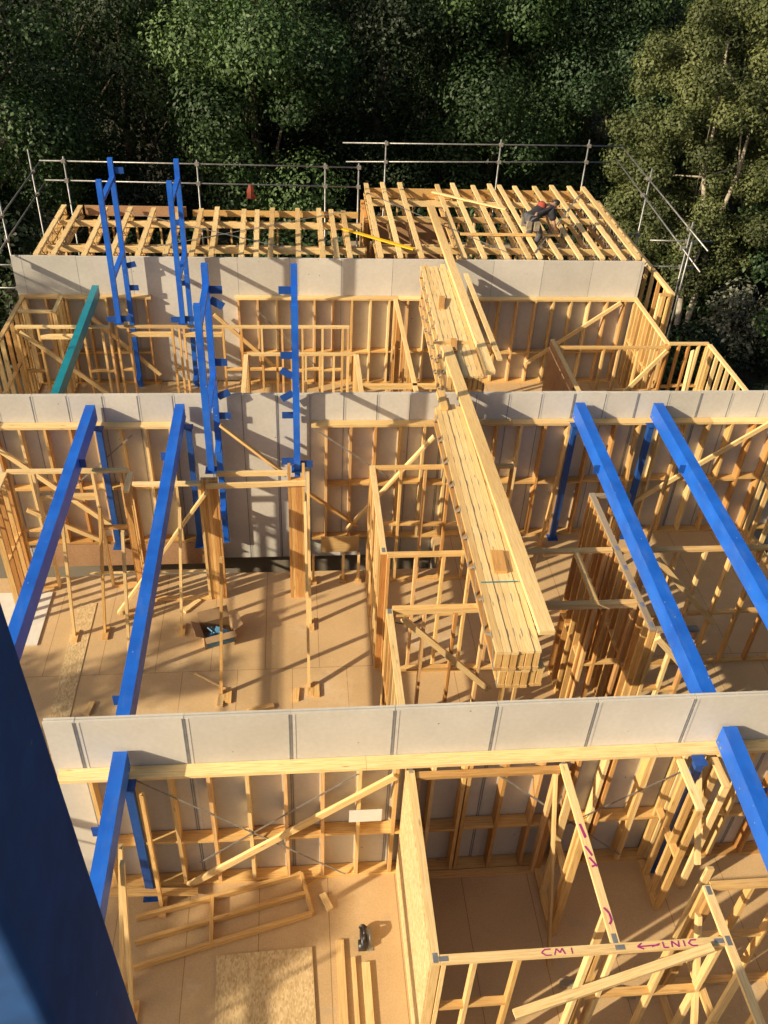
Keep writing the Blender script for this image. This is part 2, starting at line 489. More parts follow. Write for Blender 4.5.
# ------------------------------------------------------------------ party walls
def party_wall(label, y, x0, x1, first, step, hpl, zfl, stud_xs, gaps=(), braces=(), straps=(), low=None, nogz=-2.2, bold=False, fine_seam=False):
    """lined wall facing -Y with its front face at y; gaps = unframed X ranges"""
    root = thing('party_wall', label, 'wall', ((x0 + x1) / 2, y, zfl), 'party walls across the building')
    seams = [x0] + [first + step * k for k in range(60) if x0 + 0.05 < first + step * k < x1 - 0.05] + [x1]
    zb = zfl if low is None else low
    for a, b in zip(seams[:-1], seams[1:]):
        m = MB()
        g = 0.004
        dz = random.uniform(-0.006, 0.004)
        m.box((a + g, y, zb), (b - g, y + 0.026, dz))
        m.box((a + g, y + 0.046, zb), (b - g, y + 0.072, dz - 0.004))
        m.build('lining_sheet', M['board'], root)
    for sx in seams[1:-1]:
        m = MB()
        if fine_seam:
            m.bar((sx, y + 0.001, zb), (sx, y + 0.001, -0.02), 0.0075, 0.004, (0, 1, 0), 0)
            m.build('joint_strip', [M['joint_dark'], M['joint_pale']], root)
            continue
        wd = 0.012 if bold else 0.012
        m.bar((sx - 0.022, y - 0.002, zb), (sx - 0.022, y - 0.002, -0.02), wd, 0.006, (0, 1, 0), 0)
        if bold:
            m.bar((sx + 0.002, y - 0.002, zb), (sx + 0.002, y - 0.002, -0.02), 0.012, 0.006, (0, 1, 0), 0)
            m.bar((sx + 0.035, y - 0.0015, zb), (sx + 0.035, y - 0.0015, -0.02), 0.03, 0.005, (0, 1, 0), 1)
        else:
            m.bar((sx + 0.006, y - 0.0015, zb), (sx + 0.006, y - 0.0015, -0.02), 0.02, 0.005, (0, 1, 0), random.choice((0, 1, 1)))
        m.build('joint_strip', [M['joint_dark'], M['joint_pale']], root)
    segs = []
    xa = x0 + 0.05
    for g0, g1 in sorted(gaps):
        segs.append((xa, g0)); xa = g1
    segs.append((xa, x1))
    for a, b in segs:
        if b - a < 0.1:
            continue
        cuts = [a]
        while b - cuts[-1] > 4.8:
            cuts.append(cuts[-1] + 3.6 + random.uniform(-0.3, 0.3))
        cuts.append(b)
        for c, d in zip(cuts[:-1], cuts[1:]):
            part('top_plate', M['pale'], root, (c + 0.002, y - 0.178, -hpl - 0.045), (d - 0.002, y - 0.006, -hpl))
        part('bottom_plate', M['pine'], root, (a, y - 0.1775, zfl + 0.001), (b, y - 0.008, zfl + 0.046))
        m = MB()
        xs = [x for x in stud_xs if a < x < b]
        for p, q_ in zip(xs[:-1], xs[1:]):
            if q_ - p < 0.2:
                continue
            dz = random.choice((-0.02, 0.0, 0.02)) + nogz
            m.box((p + 0.023, y - 0.172, dz - 0.0225), (q_ - 0.023, y - 0.012, dz + 0.0225))
        m.build('nogging', M['pine'], root)
    for x in stud_xs:
        if any(g0 - 0.02 < x < g1 + 0.02 for g0, g1 in gaps):
            continue
        part('stud', M[random.choice(('pine', 'pale', 'pale', 'orange', 'pink'))], root, (x - 0.0225, y - 0.1765 + random.uniform(-.003, .003), zfl + 0.0465), (x + 0.0225, y - 0.009, -hpl - 0.0455))
    for (xa, za, xb, zb2) in braces:
        m = MB(); m.bar((xa, y - 0.205, za), (xb, y - 0.205, zb2), 0.045, 0.09, (0, 1, 0))
        m2 = MB(); m2.bar((xa, y - 0.206, za), (xb, y - 0.206, zb2), 0.09, 0.045, (0, 1, 0))
        m2.build('brace', M['pale'], root)
    for (xa, za, xb, zb2) in straps:
        m = MB(); m.bar((xa, y - 0.1825, za), (xb, y - 0.1825, zb2), 0.028, 0.002, (0, 1, 0))
        m.build('strap_brace', M['galv_dull'], root)
    return root

sA = [0.842] + [1.29 + 0.448 * k for k in range(27)] + [5.26, 7.02, 7.60]
wa = party_wall('nearest lined party wall with wide sheets and dark vertical joint strips', 0.0, 0.42, 13.2, 0.77, 1.2, 0.83, ZF, sorted(sA),
                braces=[(1.78, -3.12, 4.40, -0.97)], straps=[(1.36, -0.86, 3.84, -3.11), (1.95, -2.65, 3.95, -0.93), (6.6, -2.3, 8.3, -0.95), (5.6, -1.0, 7.6, -3.0)],
                nogz=-2.2, bold=True)
sB = [-1.95 + 0.43 * k for k in range(8)] + [3.82 + 0.448 * k for k in range(20)]
wb = party_wall('middle lined party wall of narrow sheets with blue beams resting on it', YB, -2.4, 13.2, -1.245 - 1.2, 0.6, 0.54, ZF, sB,
                gaps=[(1.30, 3.55)], braces=[(-2.2, -0.68, 0.0, -2.95), (-1.7, -2.3, -0.42, -3.1), (12.2, -0.5, 9.4, -2.75)], straps=[(3.6, -0.6, 5.0, -1.7), (-1.2, -2.2, 0.4, -0.7)],
                low=-3.75, nogz=-1.86)
sC = [-2.85 + 0.45 * k for k in range(7)] + [1.98 + 0.445 * k for k in range(22)]
wc = party_wall('farthest lined party wall with tall blank sheets in front of the joists', YC, -3.03, 11.66, -2.806, 1.2, 0.90, ZF, sC,
                gaps=[(-0.02, 1.90)], braces=[(9.08, -2.6, 11.2, -0.95), (-1.6, -1.2, 0.0, -2.9), (3.0, -2.9, 1.4, -1.3)], straps=[(4.0, -2.9, 2.4, -1.2)], nogz=-2.32, fine_seam=True)

# ------------------------------------------------------------------ internal timber frames
def wall_frame(label, p0, p1, zt, zb=ZF, sp=0.45, skip=(), nog=True, braces=(), studs=None, dbl=(), sheet=None, mats=('pine', 'pine', 'pale', 'orange', 'pale', 'pink'),
               plate='pine', cap=None, clips=(), nogz=None, group='internal timber wall frames', lintels=(), name='wall_frame'):
    p0, p1 = Vector((*p0, 0)), Vector((*p1, 0))
    d = p1 - p0; Ln = d.length; d.normalize()
    n = Vector((-d.y, d.x, 0))
    root = thing(name, label, 'wall frame', (p0.x, p0.y, zb), group)
    def at(t, z, o=0.0):
        v = p0 + d * t + n * o
        return Vector((v.x, v.y, z))
    def lbar(nm, a, b, wd, h, mat, ref=(0, 0, 1)):
        m = MB(); m.bar(a, b, wd, h, ref); return m.build(nm, M[mat], root)
    lbar('top_plate', at(0, zt - 0.0225), at(Ln, zt - 0.0225), 0.09, 0.045, plate)
    if cap:
        lbar('top_plate', at(0.0, zt - 0.0685), at(Ln, zt - 0.0685), 0.0885, 0.045, cap)
    ztt = zt - (0.0925 if cap else 0.0465)
    t0 = 0.0
    for s0, s1, _ in sorted(skip):
        if s0 - t0 > 0.05:
            lbar('bottom_plate', at(t0, zb + 0.0235), at(s0, zb + 0.0235), 0.09, 0.045, 'pine')
        t0 = s1
    if Ln - t0 > 0.05:
        lbar('bottom_plate', at(t0, zb + 0.0235), at(Ln, zb + 0.0235), 0.09, 0.045, 'pine')
    ts = list(studs) if studs else [0.0235 + k * sp for k in range(int((Ln - 0.1) / sp) + 1)] + [Ln - 0.0235]
    ts = sorted(ts + [t + 0.047 for t in dbl])
    kept = []
    for t in ts:
        if any(s0 + 0.01 < t < s1 - 0.01 for s0, s1, _ in skip):
            continue
        if kept and t - kept[-1] < 0.046:
            continue
        kept.append(t)
    for s0, s1, zh in skip:
        for e in (s0 - 0.0235, s1 + 0.0235):
            if 0 < e < Ln and all(abs(e - k) > 0.046 for k in kept):
                kept.append(e)
        if zh is not None:
            lbar('lintel', at(s0, zh), at(s1, zh), 0.086, 0.09, 'pale')
    for t in sorted(kept):
        j = random.uniform(-0.003, 0.003)
        lbar('stud', at(t, zb + 0.0465, j), at(t + random.uniform(-.004, .004), ztt - 0.0005, j), 0.045, 0.0885, random.choice(mats), n)
    if nog:
        z = nogz if nogz is not None else (zt + zb) / 2 + 0.05
        m = MB()
        ks = sorted(kept)
        for a, b in zip(ks[:-1], ks[1:]):
            if 0.15 < b - a < 0.7:
                dz = random.choice((-0.023, 0, 0.023))
                m.bar(at(a + 0.023, z + dz), at(b - 0.023, z + dz), 0.082, 0.045)
        if m.v:
            m.build('nogging', M['pine'], root)
    for (ta, za, tb, zb2, side) in braces:
        m = MB(); m.bar(at(ta, za, side * 0.069), at(tb, zb2, side * 0.069), 0.09, 0.045, n)
        m.build('brace', M['pale'], root)
    for t in clips:
        m = MB(); m.bar(at(t - 0.05, zt + 0.0015), at(t + 0.05, zt + 0.0015), 0.05, 0.002)
        m.build('nail_plate', M['galv'], root)
    if sheet:
        ta, tb, side, matn = sheet
        m = MB(); m.bar(at(ta, (zb + 0.01 + zt - 0.02) / 2, side * 0.0515), at(tb, (zb + 0.01 + zt - 0.02) / 2, side * 0.0515), 0.012, zt - zb - 0.03)
        m.build('bracing_sheet', M[matn], root)
    return root, at

def scribble(parent, pts, z, wd=0.012):
    m = MB()
    for k, st in enumerate(pts):
        for a, b in zip(st[:-1], st[1:]):
            m.bar((a[0], a[1], z), (b[0], b[1], z), wd, 0.002)
            z += 0.00004
    m.build('marker_scribble', M['purple'], parent)

ZA = -0.895          # top of internal frames, near and far bays
# --- near bay (A)
fr_a1, _ = wall_frame('near wall frame sheeted on its left side at the power saw', (4.58, -2.48), (4.58, -0.19), ZA, sp=0.45, sheet=(0.01, 2.37, 1, 'osb'), plate='pale', clips=(0.05, 2.3), mats=('pine', 'pale'))
wall_frame('added unseen sheeted wall frame nearest the viewer, shading the near floor', (4.58, -6.2), (4.58, -3.25), ZA, sp=0.6, sheet=(0.01, 2.9, 1, 'osb'))  # added below the view only to shade the near floor
fr_a2, _ = wall_frame('near wall frame running back between two dark rooms, purple marks on its plate', (6.45, -2.40), (6.45, -0.19), ZA, sp=0.45, skip=[(0.35, 1.25, None)], clips=(0.05, 2.25), plate='pale')
fr_a3, _ = wall_frame('front wall frame with purple lettering along its top plate', (4.63, -2.445), (7.58, -2.445), ZA + 0.002, studs=[0.03, 0.35, 0.80, 1.55, 1.62, 1.80, 2.4, 2.92], plate='pale', clips=(0.03, 1.85, 2.9), nogz=-1.9, mats=('pale', 'pine'))
wall_frame('wall frame at the bottom right corner with a metal plate at its crossing', (7.63, -5.2), (7.63, -1.84), ZA + 0.004, sp=0.40, plate='pale', clips=(2.75, 3.3), braces=[(2.2, -2.9, 3.2, -1.2, 1)], mats=('pale', 'pine'))
wall_frame('wall frame leaving the right edge just below the last near beam', (7.68, -1.84), (12.6, -1.84), ZA + 0.002, sp=0.45, plate='pine', mats=('pale', 'pine'))
wall_frame('short wall frame against the near party wall beside the small corner frame', (7.93, -0.9), (7.93, -0.19), ZA - 0.01, studs=[0.03, 0.25, 0.50, 0.76], plate='pale', mats=('pale', 'pine'), nogz=-2.0)
wall_frame('small corner frame under the right end of the near party wall', (8.36, -0.62), (8.36, -0.19), ZA - 0.005, studs=[0.03, 0.3, 0.5], plate='pale', mats=('pale',), nogz=-1.9)
wall_frame('doubled plate frame laid along the near party wall between two rooms', (4.64, -0.235), (6.40, -0.235), ZA - 0.03, studs=[0.03, 1.73], nog=False, plate='pine')
def txt(x, y, sx, sy, strokes):
    return [[(x + a * sx, y + b * sy) for a, b in st] for st in strokes]
C_ = [[(1, 1), (.4, 1), (0, .5), (.4, 0), (1, 0)]]
M_ = [[(0, 0), (.25, 1), (.55, .3), (.8, 1), (1, 0)]]
I_ = [[(.5, 0), (.5, 1)]]
L_ = [[(.2, 1), (.2, 0), (.9, 0)]]
N_ = [[(0, 0), (.1, 1), (.8, 0), (.9, 1)]]
ARW = [[(3, .5), (0, .45), (.7, 1)], [(0, .45), (.8, 0)], [(2, .3), (3.2, .7)]]
zt_ = ZA + 0.004
scribble(fr_a3, txt(5.66, -2.478, 0.1, 0.06, C_) + txt(5.79, -2.478, 0.11, 0.06, M_) + txt(5.95, -2.478, 0.05, 0.06, I_), zt_)
scribble(fr_a3, txt(6.66, -2.478, 0.075, 0.06, ARW) + txt(6.92, -2.478, 0.07, 0.06, L_) + txt(7.02, -2.478, 0.09, 0.06, N_) + txt(7.13, -2.478, 0.05, 0.06, I_) + txt(7.2, -2.478, 0.09, 0.06, C_), zt_, 0.014)
scribble(fr_a2, [[(6.43, -1.02), (6.45, -1.2)], [(6.435, -1.02), (6.46, -1.19)], [(6.42, -1.3), (6.47, -1.42), (6.44, -1.34)], [(6.43, -1.44), (6.49, -1.55)], [(6.43, -1.55), (6.49, -1.53)],
                 [(6.43, -2.02), (6.47, -2.08), (6.475, -2.16), (6.44, -2.2)]], ZA + 0.002, 0.022)

# --- middle bay (B)
ZM = -0.60
wall_frame('middle bay wall frame left of the joist bundle, rear section', (4.56, 3.50), (4.56, 5.78), ZM, sp=0.30, plate='pale', dbl=(0.02,), clips=(0.05,))
wall_frame('middle bay wall frame left of the joist bundle, front section', (4.53, 0.25), (4.53, 2.28), ZM, sp=0.30, plate='pale', clips=(1.98,))
wall_frame('middle bay cross frame under the far end of the near bundle', (4.61, 5.74), (7.0, 5.74), ZM, sp=0.42, plate='pine')
wall_frame('middle bay cross frame under the middle of the near bundle', (4.61, 3.46), (8.08, 3.46), ZM, sp=0.42, skip=[(2.3, 3.1, None)], plate='pine')
wall_frame('middle bay cross frame under the near end of the near bundle', (4.58, 2.30), (8.1, 2.30), ZM - 0.002, sp=0.44, plate='pine', braces=[(0.15, -0.75, 1.55, -2.3, -1)], skip=[(2.0, 2.9, None)], cap='pale')
wall_frame('dense wall frame with metal strapped plate left of the right beams', (8.15, 1.72), (8.15, 4.9), ZM + 0.003, sp=0.20, plate='weathered', clips=(0.1, 0.5, 0.9, 1.3, 1.75), mats=('pine', 'orange', 'pine'))
wall_frame('parallel dense wall frame just left of the strapped plate', (7.5, 2.35), (7.5, 3.41), ZM, studs=[0.03, 0.08, 0.3, 0.55, 0.8, 1.03], plate='pine', mats=('pine', 'pale', 'orange'))
wall_frame('short frame end with grey metal plate below the strapped frame', (8.20, 1.74), (8.80, 1.74), ZM, studs=[0.03, 0.3, 0.57], plate='weathered', braces=[(0.02, -0.72, 1.4, -2.3, -1)])
wall_frame('long cross frame behind the right beams, crossing to the right edge', (8.20, 3.44), (12.6, 3.44), ZM, sp=0.45, plate='pine', braces=[(0.6, -0.75, 1.9, -2.2, -1)], nogz=-2.0)
wall_frame('short cross frame joining the strapped frame near the middle party wall', (8.2, 4.85), (8.8, 4.85), ZM, studs=[0.03, 0.3, 0.57], plate='weathered')
wall_frame('outer wall frame closing the middle bay on the right edge', (12.45, 3.5), (12.45, 7.0), -0.55, sp=0.40, mats=('pale', 'pine'), group='outer timber wall frames')
wall_frame('middle bay cross frame at the left edge behind the first beam', (-1.45, 5.76), (0.50, 5.76), ZM, sp=0.45, plate='pale', skip=[(0.45, 1.35, -1.15)])
wall_frame('dense wall frame at the left edge below the middle party wall', (-1.47, 4.83), (-1.47, 5.71), ZM, sp=0.22, plate='pale', mats=('pine', 'orange'))
wall_frame('short return frame with dense studs right of the first beam', (0.55, 5.15), (0.55, 5.70), ZM, studs=[0.03, 0.15, 0.3, 0.5], plate='pale')
wall_frame('open cross frame between the second beam and the left timber post', (0.62, 5.36), (1.72, 5.36), ZM, studs=[0.03, 1.07], nog=False, plate='pale')

# --- far bay (C)
wall_frame('far bay cross frame at the left corner behind the teal beam', (-2.72, 11.64), (-0.72, 11.64), ZA, sp=0.45, plate='pale', skip=[(0.5, 1.4, -1.15)], braces=[(0.1, -1.0, 1.9, -2.7, -1)])
wall_frame('far bay cross frame behind the tall blue posts', (-0.62, 11.66), (4.50, 11.66), ZA, sp=0.45, plate='pale', skip=[(0.3, 1.2, -1.1), (1.5, 2.3, -1.1)])
wall_frame('outer wall frame on the left end of the far bay', (-2.9, 8.2), (-2.9, 13.18), ZA, sp=0.42, plate='pale', group='outer timber wall frames')
wall_frame('short frame stub in the left corner of the far bay', (-2.05, 12.35), (-2.05, 13.18), ZA, sp=0.25, plate='pale')
wall_frame('little cross frame joining the left stub to the outer frame', (-2.84, 12.4), (-2.1, 12.4), ZA, studs=[0.05, 0.7], nog=False, plate='pale')
wall_frame('front frame of the small square room in the far bay', (2.28, 10.38), (4.56, 10.38), ZA, sp=0.30, plate='pale')
wall_frame('left side frame of the small square room in the far bay', (2.26, 8.7), (2.26, 10.33), ZA, sp=0.35, plate='pale')
wall_frame('right side frame of the small square room in the far bay', (4.58, 8.7), (4.58, 10.33), ZA, sp=0.30, plate='pale', mats=('pale', 'pine'))
wall_frame('frame running to the far party wall left of the far bundle', (5.68, 8.74), (5.68, 13.1), ZA, sp=0.40, plate='pale', skip=[(2.6, 3.5, None)])
wall_frame('low cross frame below the far bundle', (4.63, 9.05), (7.1, 9.05), ZA, sp=0.45, plate='pine', cap='pale')
wall_frame('sheeted frame right of the far bundle, brown sheet on it', (9.0, 8.7), (9.0, 11.05), ZA, sp=0.45, plate='pale', sheet=(0.3, 2.3, 1, 'ply'))
wall_frame('cross frame from the sheeted frame to the outer corner', (9.06, 10.68), (11.55, 10.68), ZA, sp=0.45, plate='pine', braces=[(2.45, -0.95, 1.2, -2.7, -1)], skip=[(0.1, 1.0, None)])
wall_frame('outer wall frame at the far right corner of the far bay', (11.6, 10.9), (11.6, 13.2), ZA, sp=0.22, plate='pale', mats=('pale', 'pine'), group='outer timber wall frames')
wall_frame('stepped outer frame facing forward at the right end', (11.62, 10.86), (12.55, 10.86), ZA + 0.002, sp=0.23, plate='pale', group='outer timber wall frames')
wall_frame('outer wall frame running down the right edge over the dark bush', (12.55, 7.3), (12.55, 10.8), ZA, sp=0.30, plate='pale', mats=('pale', 'pine'), group='outer timber wall frames')
# --- rear bay (D)
wall_frame('outer wall frame along the right end of the joisted roof', (12.05, 12.2), (12.05, 18.6), -0.32, zb=-3.4, sp=0.45, plate='pale', cap='pale', group='outer timber wall frames')
wall_frame('short return frame facing forward below the right scaffold', (11.72, 12.2), (12.0, 12.2), -0.325, zb=-3.4, studs=[0.03, 0.25], plate='pine', group='outer timber wall frames')
wall_frame('rear wall frame under the long right hand joists', (5.3, 18.45), (11.9, 18.45), -0.34, sp=0.45, plate='pine', group='outer timber wall frames')
wall_frame('rear wall frame under the short left hand joists', (-2.55, 16.55), (5.1, 16.55), -0.34, sp=0.6, plate='pine', group='outer timber wall frames')
wall_frame('stepped rear frame where the long joists begin', (5.22, 16.6), (5.22, 18.4), -0.34, sp=0.4, plate='orange', sheet=(0.02, 1.7, -1, 'ply'))
wall_frame('cross frame under the middle of the left hand joists', (-2.5, 14.9), (5.1, 14.9), -0.34, sp=0.9, plate='pale')
wall_frame('cross frame under the middle of the right hand joists', (5.2, 15.1), (11.9, 15.1), -0.34, sp=0.9, plate='pale')
wall_frame('second cross frame behind the worker under the joists', (5.3, 16.9), (11.9, 16.9), -0.34, sp=0.9, plate='pine', sheet=(0.1, 2.2, -1, 'ply'))
wall_frame('outer wall frame at the left end of the joisted roof', (-2.62, 13.5), (-2.62, 16.5), -0.34, sp=0.45, plate='pale', group='outer timber wall frames')

# ------------------------------------------------------------------ joists of the rear bay
def joist_parts(root, x0, y0, x1, y1, ztop, depth, ch=0.09, t=0.045):
    a, b = Vector((x0, y0, 0)), Vector((x1, y1, 0))
    d = (b - a).normalized(); nrm = Vector((d.y, -d.x, 0))
    def pt(v, z, o=0):
        p = v + nrm * o
        return (p.x, p.y, z)
    m = MB(); m.bar(pt(a, ztop - t / 2), pt(b, ztop - t / 2), ch, t); m.build('top_chord', M['pale'], root)
    m = MB(); m.bar(pt(a, ztop - depth + t / 2), pt(b, ztop - depth + t / 2), ch, t); m.build('bottom_chord', M['pine'], root)
    m = MB()
    Ln = (b - a).length
    k = max(1, int(Ln / 0.6)); s = Ln / k
    for o in (-0.04, 0.04):
        for i in range(k):
            p, q_, r_ = a + d * (s * i + 0.03), a + d * (s * (i + 0.5)), a + d * (s * (i + 1) - 0.03)
            for e, f in ((p, q_), (q_, r_)):
                up = e is p
                z0, z1 = (ztop - depth + 0.03, ztop - 0.02) if up else (ztop - 0.02, ztop - depth + 0.03)
                m.bar(pt(e, z0, o), pt(f, z1, o), 0.004, 0.032, tuple(d))
            m.bar(pt(q_ - d * 0.07, ztop - 0.022, o * 1.17), pt(q_ + d * 0.07, ztop - 0.022, o * 1.17), 0.003, 0.05)
            m.bar(pt(p - d * 0.03, ztop - depth + 0.022, o * 1.17), pt(p + d * 0.07, ztop - depth + 0.022, o * 1.17), 0.003, 0.05)
    m.build('web', M['galv_dull'], root)
    # timber end blocks
    for v in (a + d * 0.03, b - d * 0.03):
        m = MB()
        m.bar(pt(v, ztop - depth + t + 0.001), pt(v, ztop - t - 0.001), 0.045, 0.08, tuple(nrm))
        m.build('end_block', M['pine'], root)

left_x = [-2.50, -2.12, -1.45, -0.85, -0.25, 0.36, 0.95, 1.40, 2.08, 2.42, 2.75, 3.40, 3.97, 4.30, 4.60]
right_x = [5.32, 5.78, 6.28, 7.30, 7.78, 8.32, 8.85, 9.12, 9.62, 10.12, 10.64, 11.16, 11.52]
for i, x in enumerate(left_x):
    y1 = 16.6 + random.uniform(-.1, .12)
    sl = random.uniform(-.05, .05)
    r = thing('roof_joist', ['%s metal webbed joist of the short left hand row' % o for o in
              ('leftmost', 'second', 'third', 'fourth', 'fifth', 'sixth', 'middle', 'eighth', 'ninth', 'tenth', 'fifth last', 'fourth last', 'third last', 'second last', 'last')][i], 'joist', (x, 13.42, -0.3), 'metal webbed joists laid in a row')
    joist_parts(r, x, 13.42, x + sl, y1, 0.0 + random.uniform(-.012, .012), 0.30, 0.12)
for i, x in enumerate(right_x):
    y1 = 18.75 + random.uniform(-.1, .15)
    r = thing('roof_joist', '%s long joist of the right hand row by the worker' % ('first', 'second', 'third', 'fourth', 'fifth', 'sixth', 'seventh', 'eighth', 'ninth', 'tenth', 'third last', 'second last', 'rightmost')[i], 'joist', (x, 13.42, -0.3), 'metal webbed joists laid in a row')
    joist_parts(r, x, 13.42, x + random.uniform(-.06, .06), y1, 0.03 + random.uniform(-.012, .012), 0.33, 0.12)
def one(name, label, cat, mat, lo=None, hi=None, bars=(), group=None):
    c = Vector((0, 0, 0))
    if lo is not None:
        c = (Vector(lo) + Vector(hi)) / 2
    else:
        c = (Vector(bars[0][0]) + Vector(bars[0][1])) / 2
    m = MB()
    if lo is not None:
        m.box(lo, hi)
    for b in bars:
        m.bar(*b)
    m.v = [v - c for v in m.v]
    o = m.build(name, mat)
    o.location = c
    return tag(o, label, cat, group)
one('rim_board', 'brown rim board across the back ends of the first left hand joists', 'board', M['ply'], (-2.0, 16.72, -0.29), (0.55, 16.75, -0.03))
one('rim_board', 'brown rim board across the back of the short joists beside the vest', 'board', M['pine'], (0.7, 16.78, -0.29), (5.0, 16.81, -0.13))
one('rim_board', 'long pale brown rim board behind the worker', 'board', M['pine'], (5.4, 18.53, -0.335), (11.7, 18.56, -0.055))
one('blocking_board', 'lower strongback board threaded through the left hand joists near the party wall', 'board', M['pale'], (-2.4, 14.1, -0.22), (5.0, 14.145, -0.07))
one('blocking_board', 'lower strongback board threaded through the right hand joists near the party wall', 'board', M['pale'], (5.3, 14.2, -0.22), (11.7, 14.245, -0.07))
one('blocking_board', 'upper strongback board threaded through the left hand joists', 'board', M['pale'], (-2.4, 15.7, -0.20), (5.0, 15.745, -0.06))
one('blocking_board', 'upper strongback board threaded through the right hand joists behind the worker', 'board', M['pale'], (5.3, 16.3, -0.20), (11.7, 16.345, -0.06))
one('blocking_board', 'third strongback board threaded through the right hand joists near the rear rim', 'board', M['pale'], (5.3, 17.5, -0.20), (11.7, 17.545, -0.06))
one('blocking_board', 'pale board lying askew over the joists left of the worker', 'board', M['pale'], bars=[((7.1, 17.9, 0.075), (8.9, 16.6, 0.075), 0.09, 0.035)])
one('blocking_board', 'short board across the joists in front of the worker', 'board', M['pine'], (7.4, 14.72, 0.055), (9.9, 14.8, 0.10))
one('strap_brace', 'thin steel strap crossing the left hand joists from left to right', 'strap', M['galv'], bars=[((-0.9, 16.2, 0.02), (3.6, 13.6, 0.02), 0.035, 0.003)])
one('strap_brace', 'thin steel strap crossing the left hand joists from right to left', 'strap', M['galv'], bars=[((-0.2, 13.7, 0.024), (4.6, 16.4, 0.024), 0.035, 0.003)])
one('strap_brace', 'thin steel strap crossing the joists right of the worker', 'strap', M['galv'], bars=[((9.0, 13.6, 0.055), (11.3, 18.0, 0.055), 0.035, 0.003)])
one('strap_brace', 'thin steel strap crossing the joists left of the long loose board', 'strap', M['galv'], bars=[((5.3, 17.8, 0.055), (8.4, 13.6, 0.055), 0.035, 0.003)])
one('straightedge', 'yellow straightedge lying across the roof joists', 'straightedge', M['yellow'], bars=[((4.50, 15.0, 0.085), (6.12, 13.72, 0.085), 0.10, 0.03)])

# ------------------------------------------------------------------ blue steelwork
def hollow(m, p0, p1, a, b, wall=0.012):
    """rectangular hollow section with open ends; a across, b tall"""
    p0, p1 = Vector(p0), Vector(p1)
    d = (p1 - p0).normalized()
    s = d.cross(Vector((0, 0, 1))).normalized(); u = s.cross(d)
    for o in (-1, 1):
        m.bar(p0 + u * o * (b - wall) / 2, p1 + u * o * (b - wall) / 2, a, wall, tuple(u))
        m.bar(p0 + s * o * (a - wall) / 2, p1 + s * o * (a - wall) / 2, wall, b - 2 * wall, tuple(u))

def steel_beam(label, p0, p1, a=0.16, b=0.30, mat='blue', cleat_y=None, name='steel_beam', cs=1):
    """p = centre of the top face at each end; p0 is at the wall"""
    p0, p1 = Vector(p0), Vector(p1)
    root = thing(name, label, 'beam', p0 - Vector((0, 0, b)), 'painted steel beams')
    m = MB(); hollow(m, p0 - Vector((0, 0, b / 2)), p1 - Vector((0, 0, b / 2)), a, b)
    m.build('hollow_section', M[mat], root)
    d = (p1 - p0).normalized()
    m = MB(); e = p0 + d * 0.06
    m.bar((e.x, e.y, e.z - b / 2), (e.x, e.y - 0.012, e.z - b / 2), a - 0.03, b - 0.03); m.build('end_plate', M[mat], root)
    for k in range(2):
        for s in (-1, 1):
            m = MB(); q_ = p0 + d * (0.06 + 0.09 * k)
            m.tube((q_.x + s * a / 2, q_.y, q_.z - b + 0.08 - 0.0), (q_.x + s * (a / 2 + 0.016), q_.y, q_.z - b + 0.08), 0.016, n=6)
            m.build('bolt', M['galv'], root)
    for f in (cleat_y or []):
        q_ = p0 + (p1 - p0) * f
        m = MB(); m.box((q_.x + cs * (a / 2 + 0.05) - 0.05, q_.y - 0.008, q_.z - b * 0.75), (q_.x + cs * (a / 2 + 0.05) + 0.05, q_.y + 0.008, q_.z - b * 0.25))
        m.build('cleat', M['navy'], root)
    return root
steel_beam('leftmost blue beam across the middle bay', (-0.25, YB - 0.1, -0.13), (-0.33, 0.10, -0.24), cleat_y=[0.22], cs=1)
steel_beam('second blue beam across the middle bay, above the cardboard box side', (1.27, YB - 0.1, -0.12), (1.24, 0.10, -0.20), cleat_y=[0.2, 0.93], cs=-1)
steel_beam('blue beam across the middle bay right of the joist bundle', (8.43, YB - 0.1, -0.14), (8.27, 0.10, -0.20), a=0.18, cleat_y=[0.27], cs=-1)
steel_beam('rightmost blue beam across the middle bay, scuffed along its top', (9.91, YB - 0.1, -0.16), (9.76, 0.10, -0.22), a=0.18, cleat_y=[0.27], cs=-1)
steel_beam('near blue beam below the left end of the nearest party wall', (1.22, -0.06, -0.47), (1.18, -4.2, -0.60), cleat_y=[0.22], cs=-1)
steel_beam('near blue beam leaving the bottom right of the view', (8.49, -0.06, -0.48), (8.33, -4.2, -0.60), a=0.18, cleat_y=[0.2], cs=1)
steel_beam('bright teal beam leaning out from the farthest party wall', (-1.2, 13.0, -0.55), (-1.2, 7.9, -0.66), a=0.14, b=0.26, mat='teal')

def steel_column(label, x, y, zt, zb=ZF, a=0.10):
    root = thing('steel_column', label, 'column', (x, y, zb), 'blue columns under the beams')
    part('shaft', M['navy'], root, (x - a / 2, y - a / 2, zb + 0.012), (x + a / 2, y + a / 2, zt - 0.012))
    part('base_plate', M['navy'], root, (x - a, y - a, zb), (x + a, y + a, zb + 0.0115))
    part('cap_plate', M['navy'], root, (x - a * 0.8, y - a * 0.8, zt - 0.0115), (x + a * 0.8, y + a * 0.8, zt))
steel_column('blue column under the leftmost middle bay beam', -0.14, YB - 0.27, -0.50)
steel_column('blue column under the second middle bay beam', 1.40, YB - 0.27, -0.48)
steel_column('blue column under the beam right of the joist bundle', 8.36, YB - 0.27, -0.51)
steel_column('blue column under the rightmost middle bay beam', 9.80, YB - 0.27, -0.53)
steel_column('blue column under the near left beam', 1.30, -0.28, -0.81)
steel_column('blue column under the near right beam', 8.12, -0.28, -0.83)

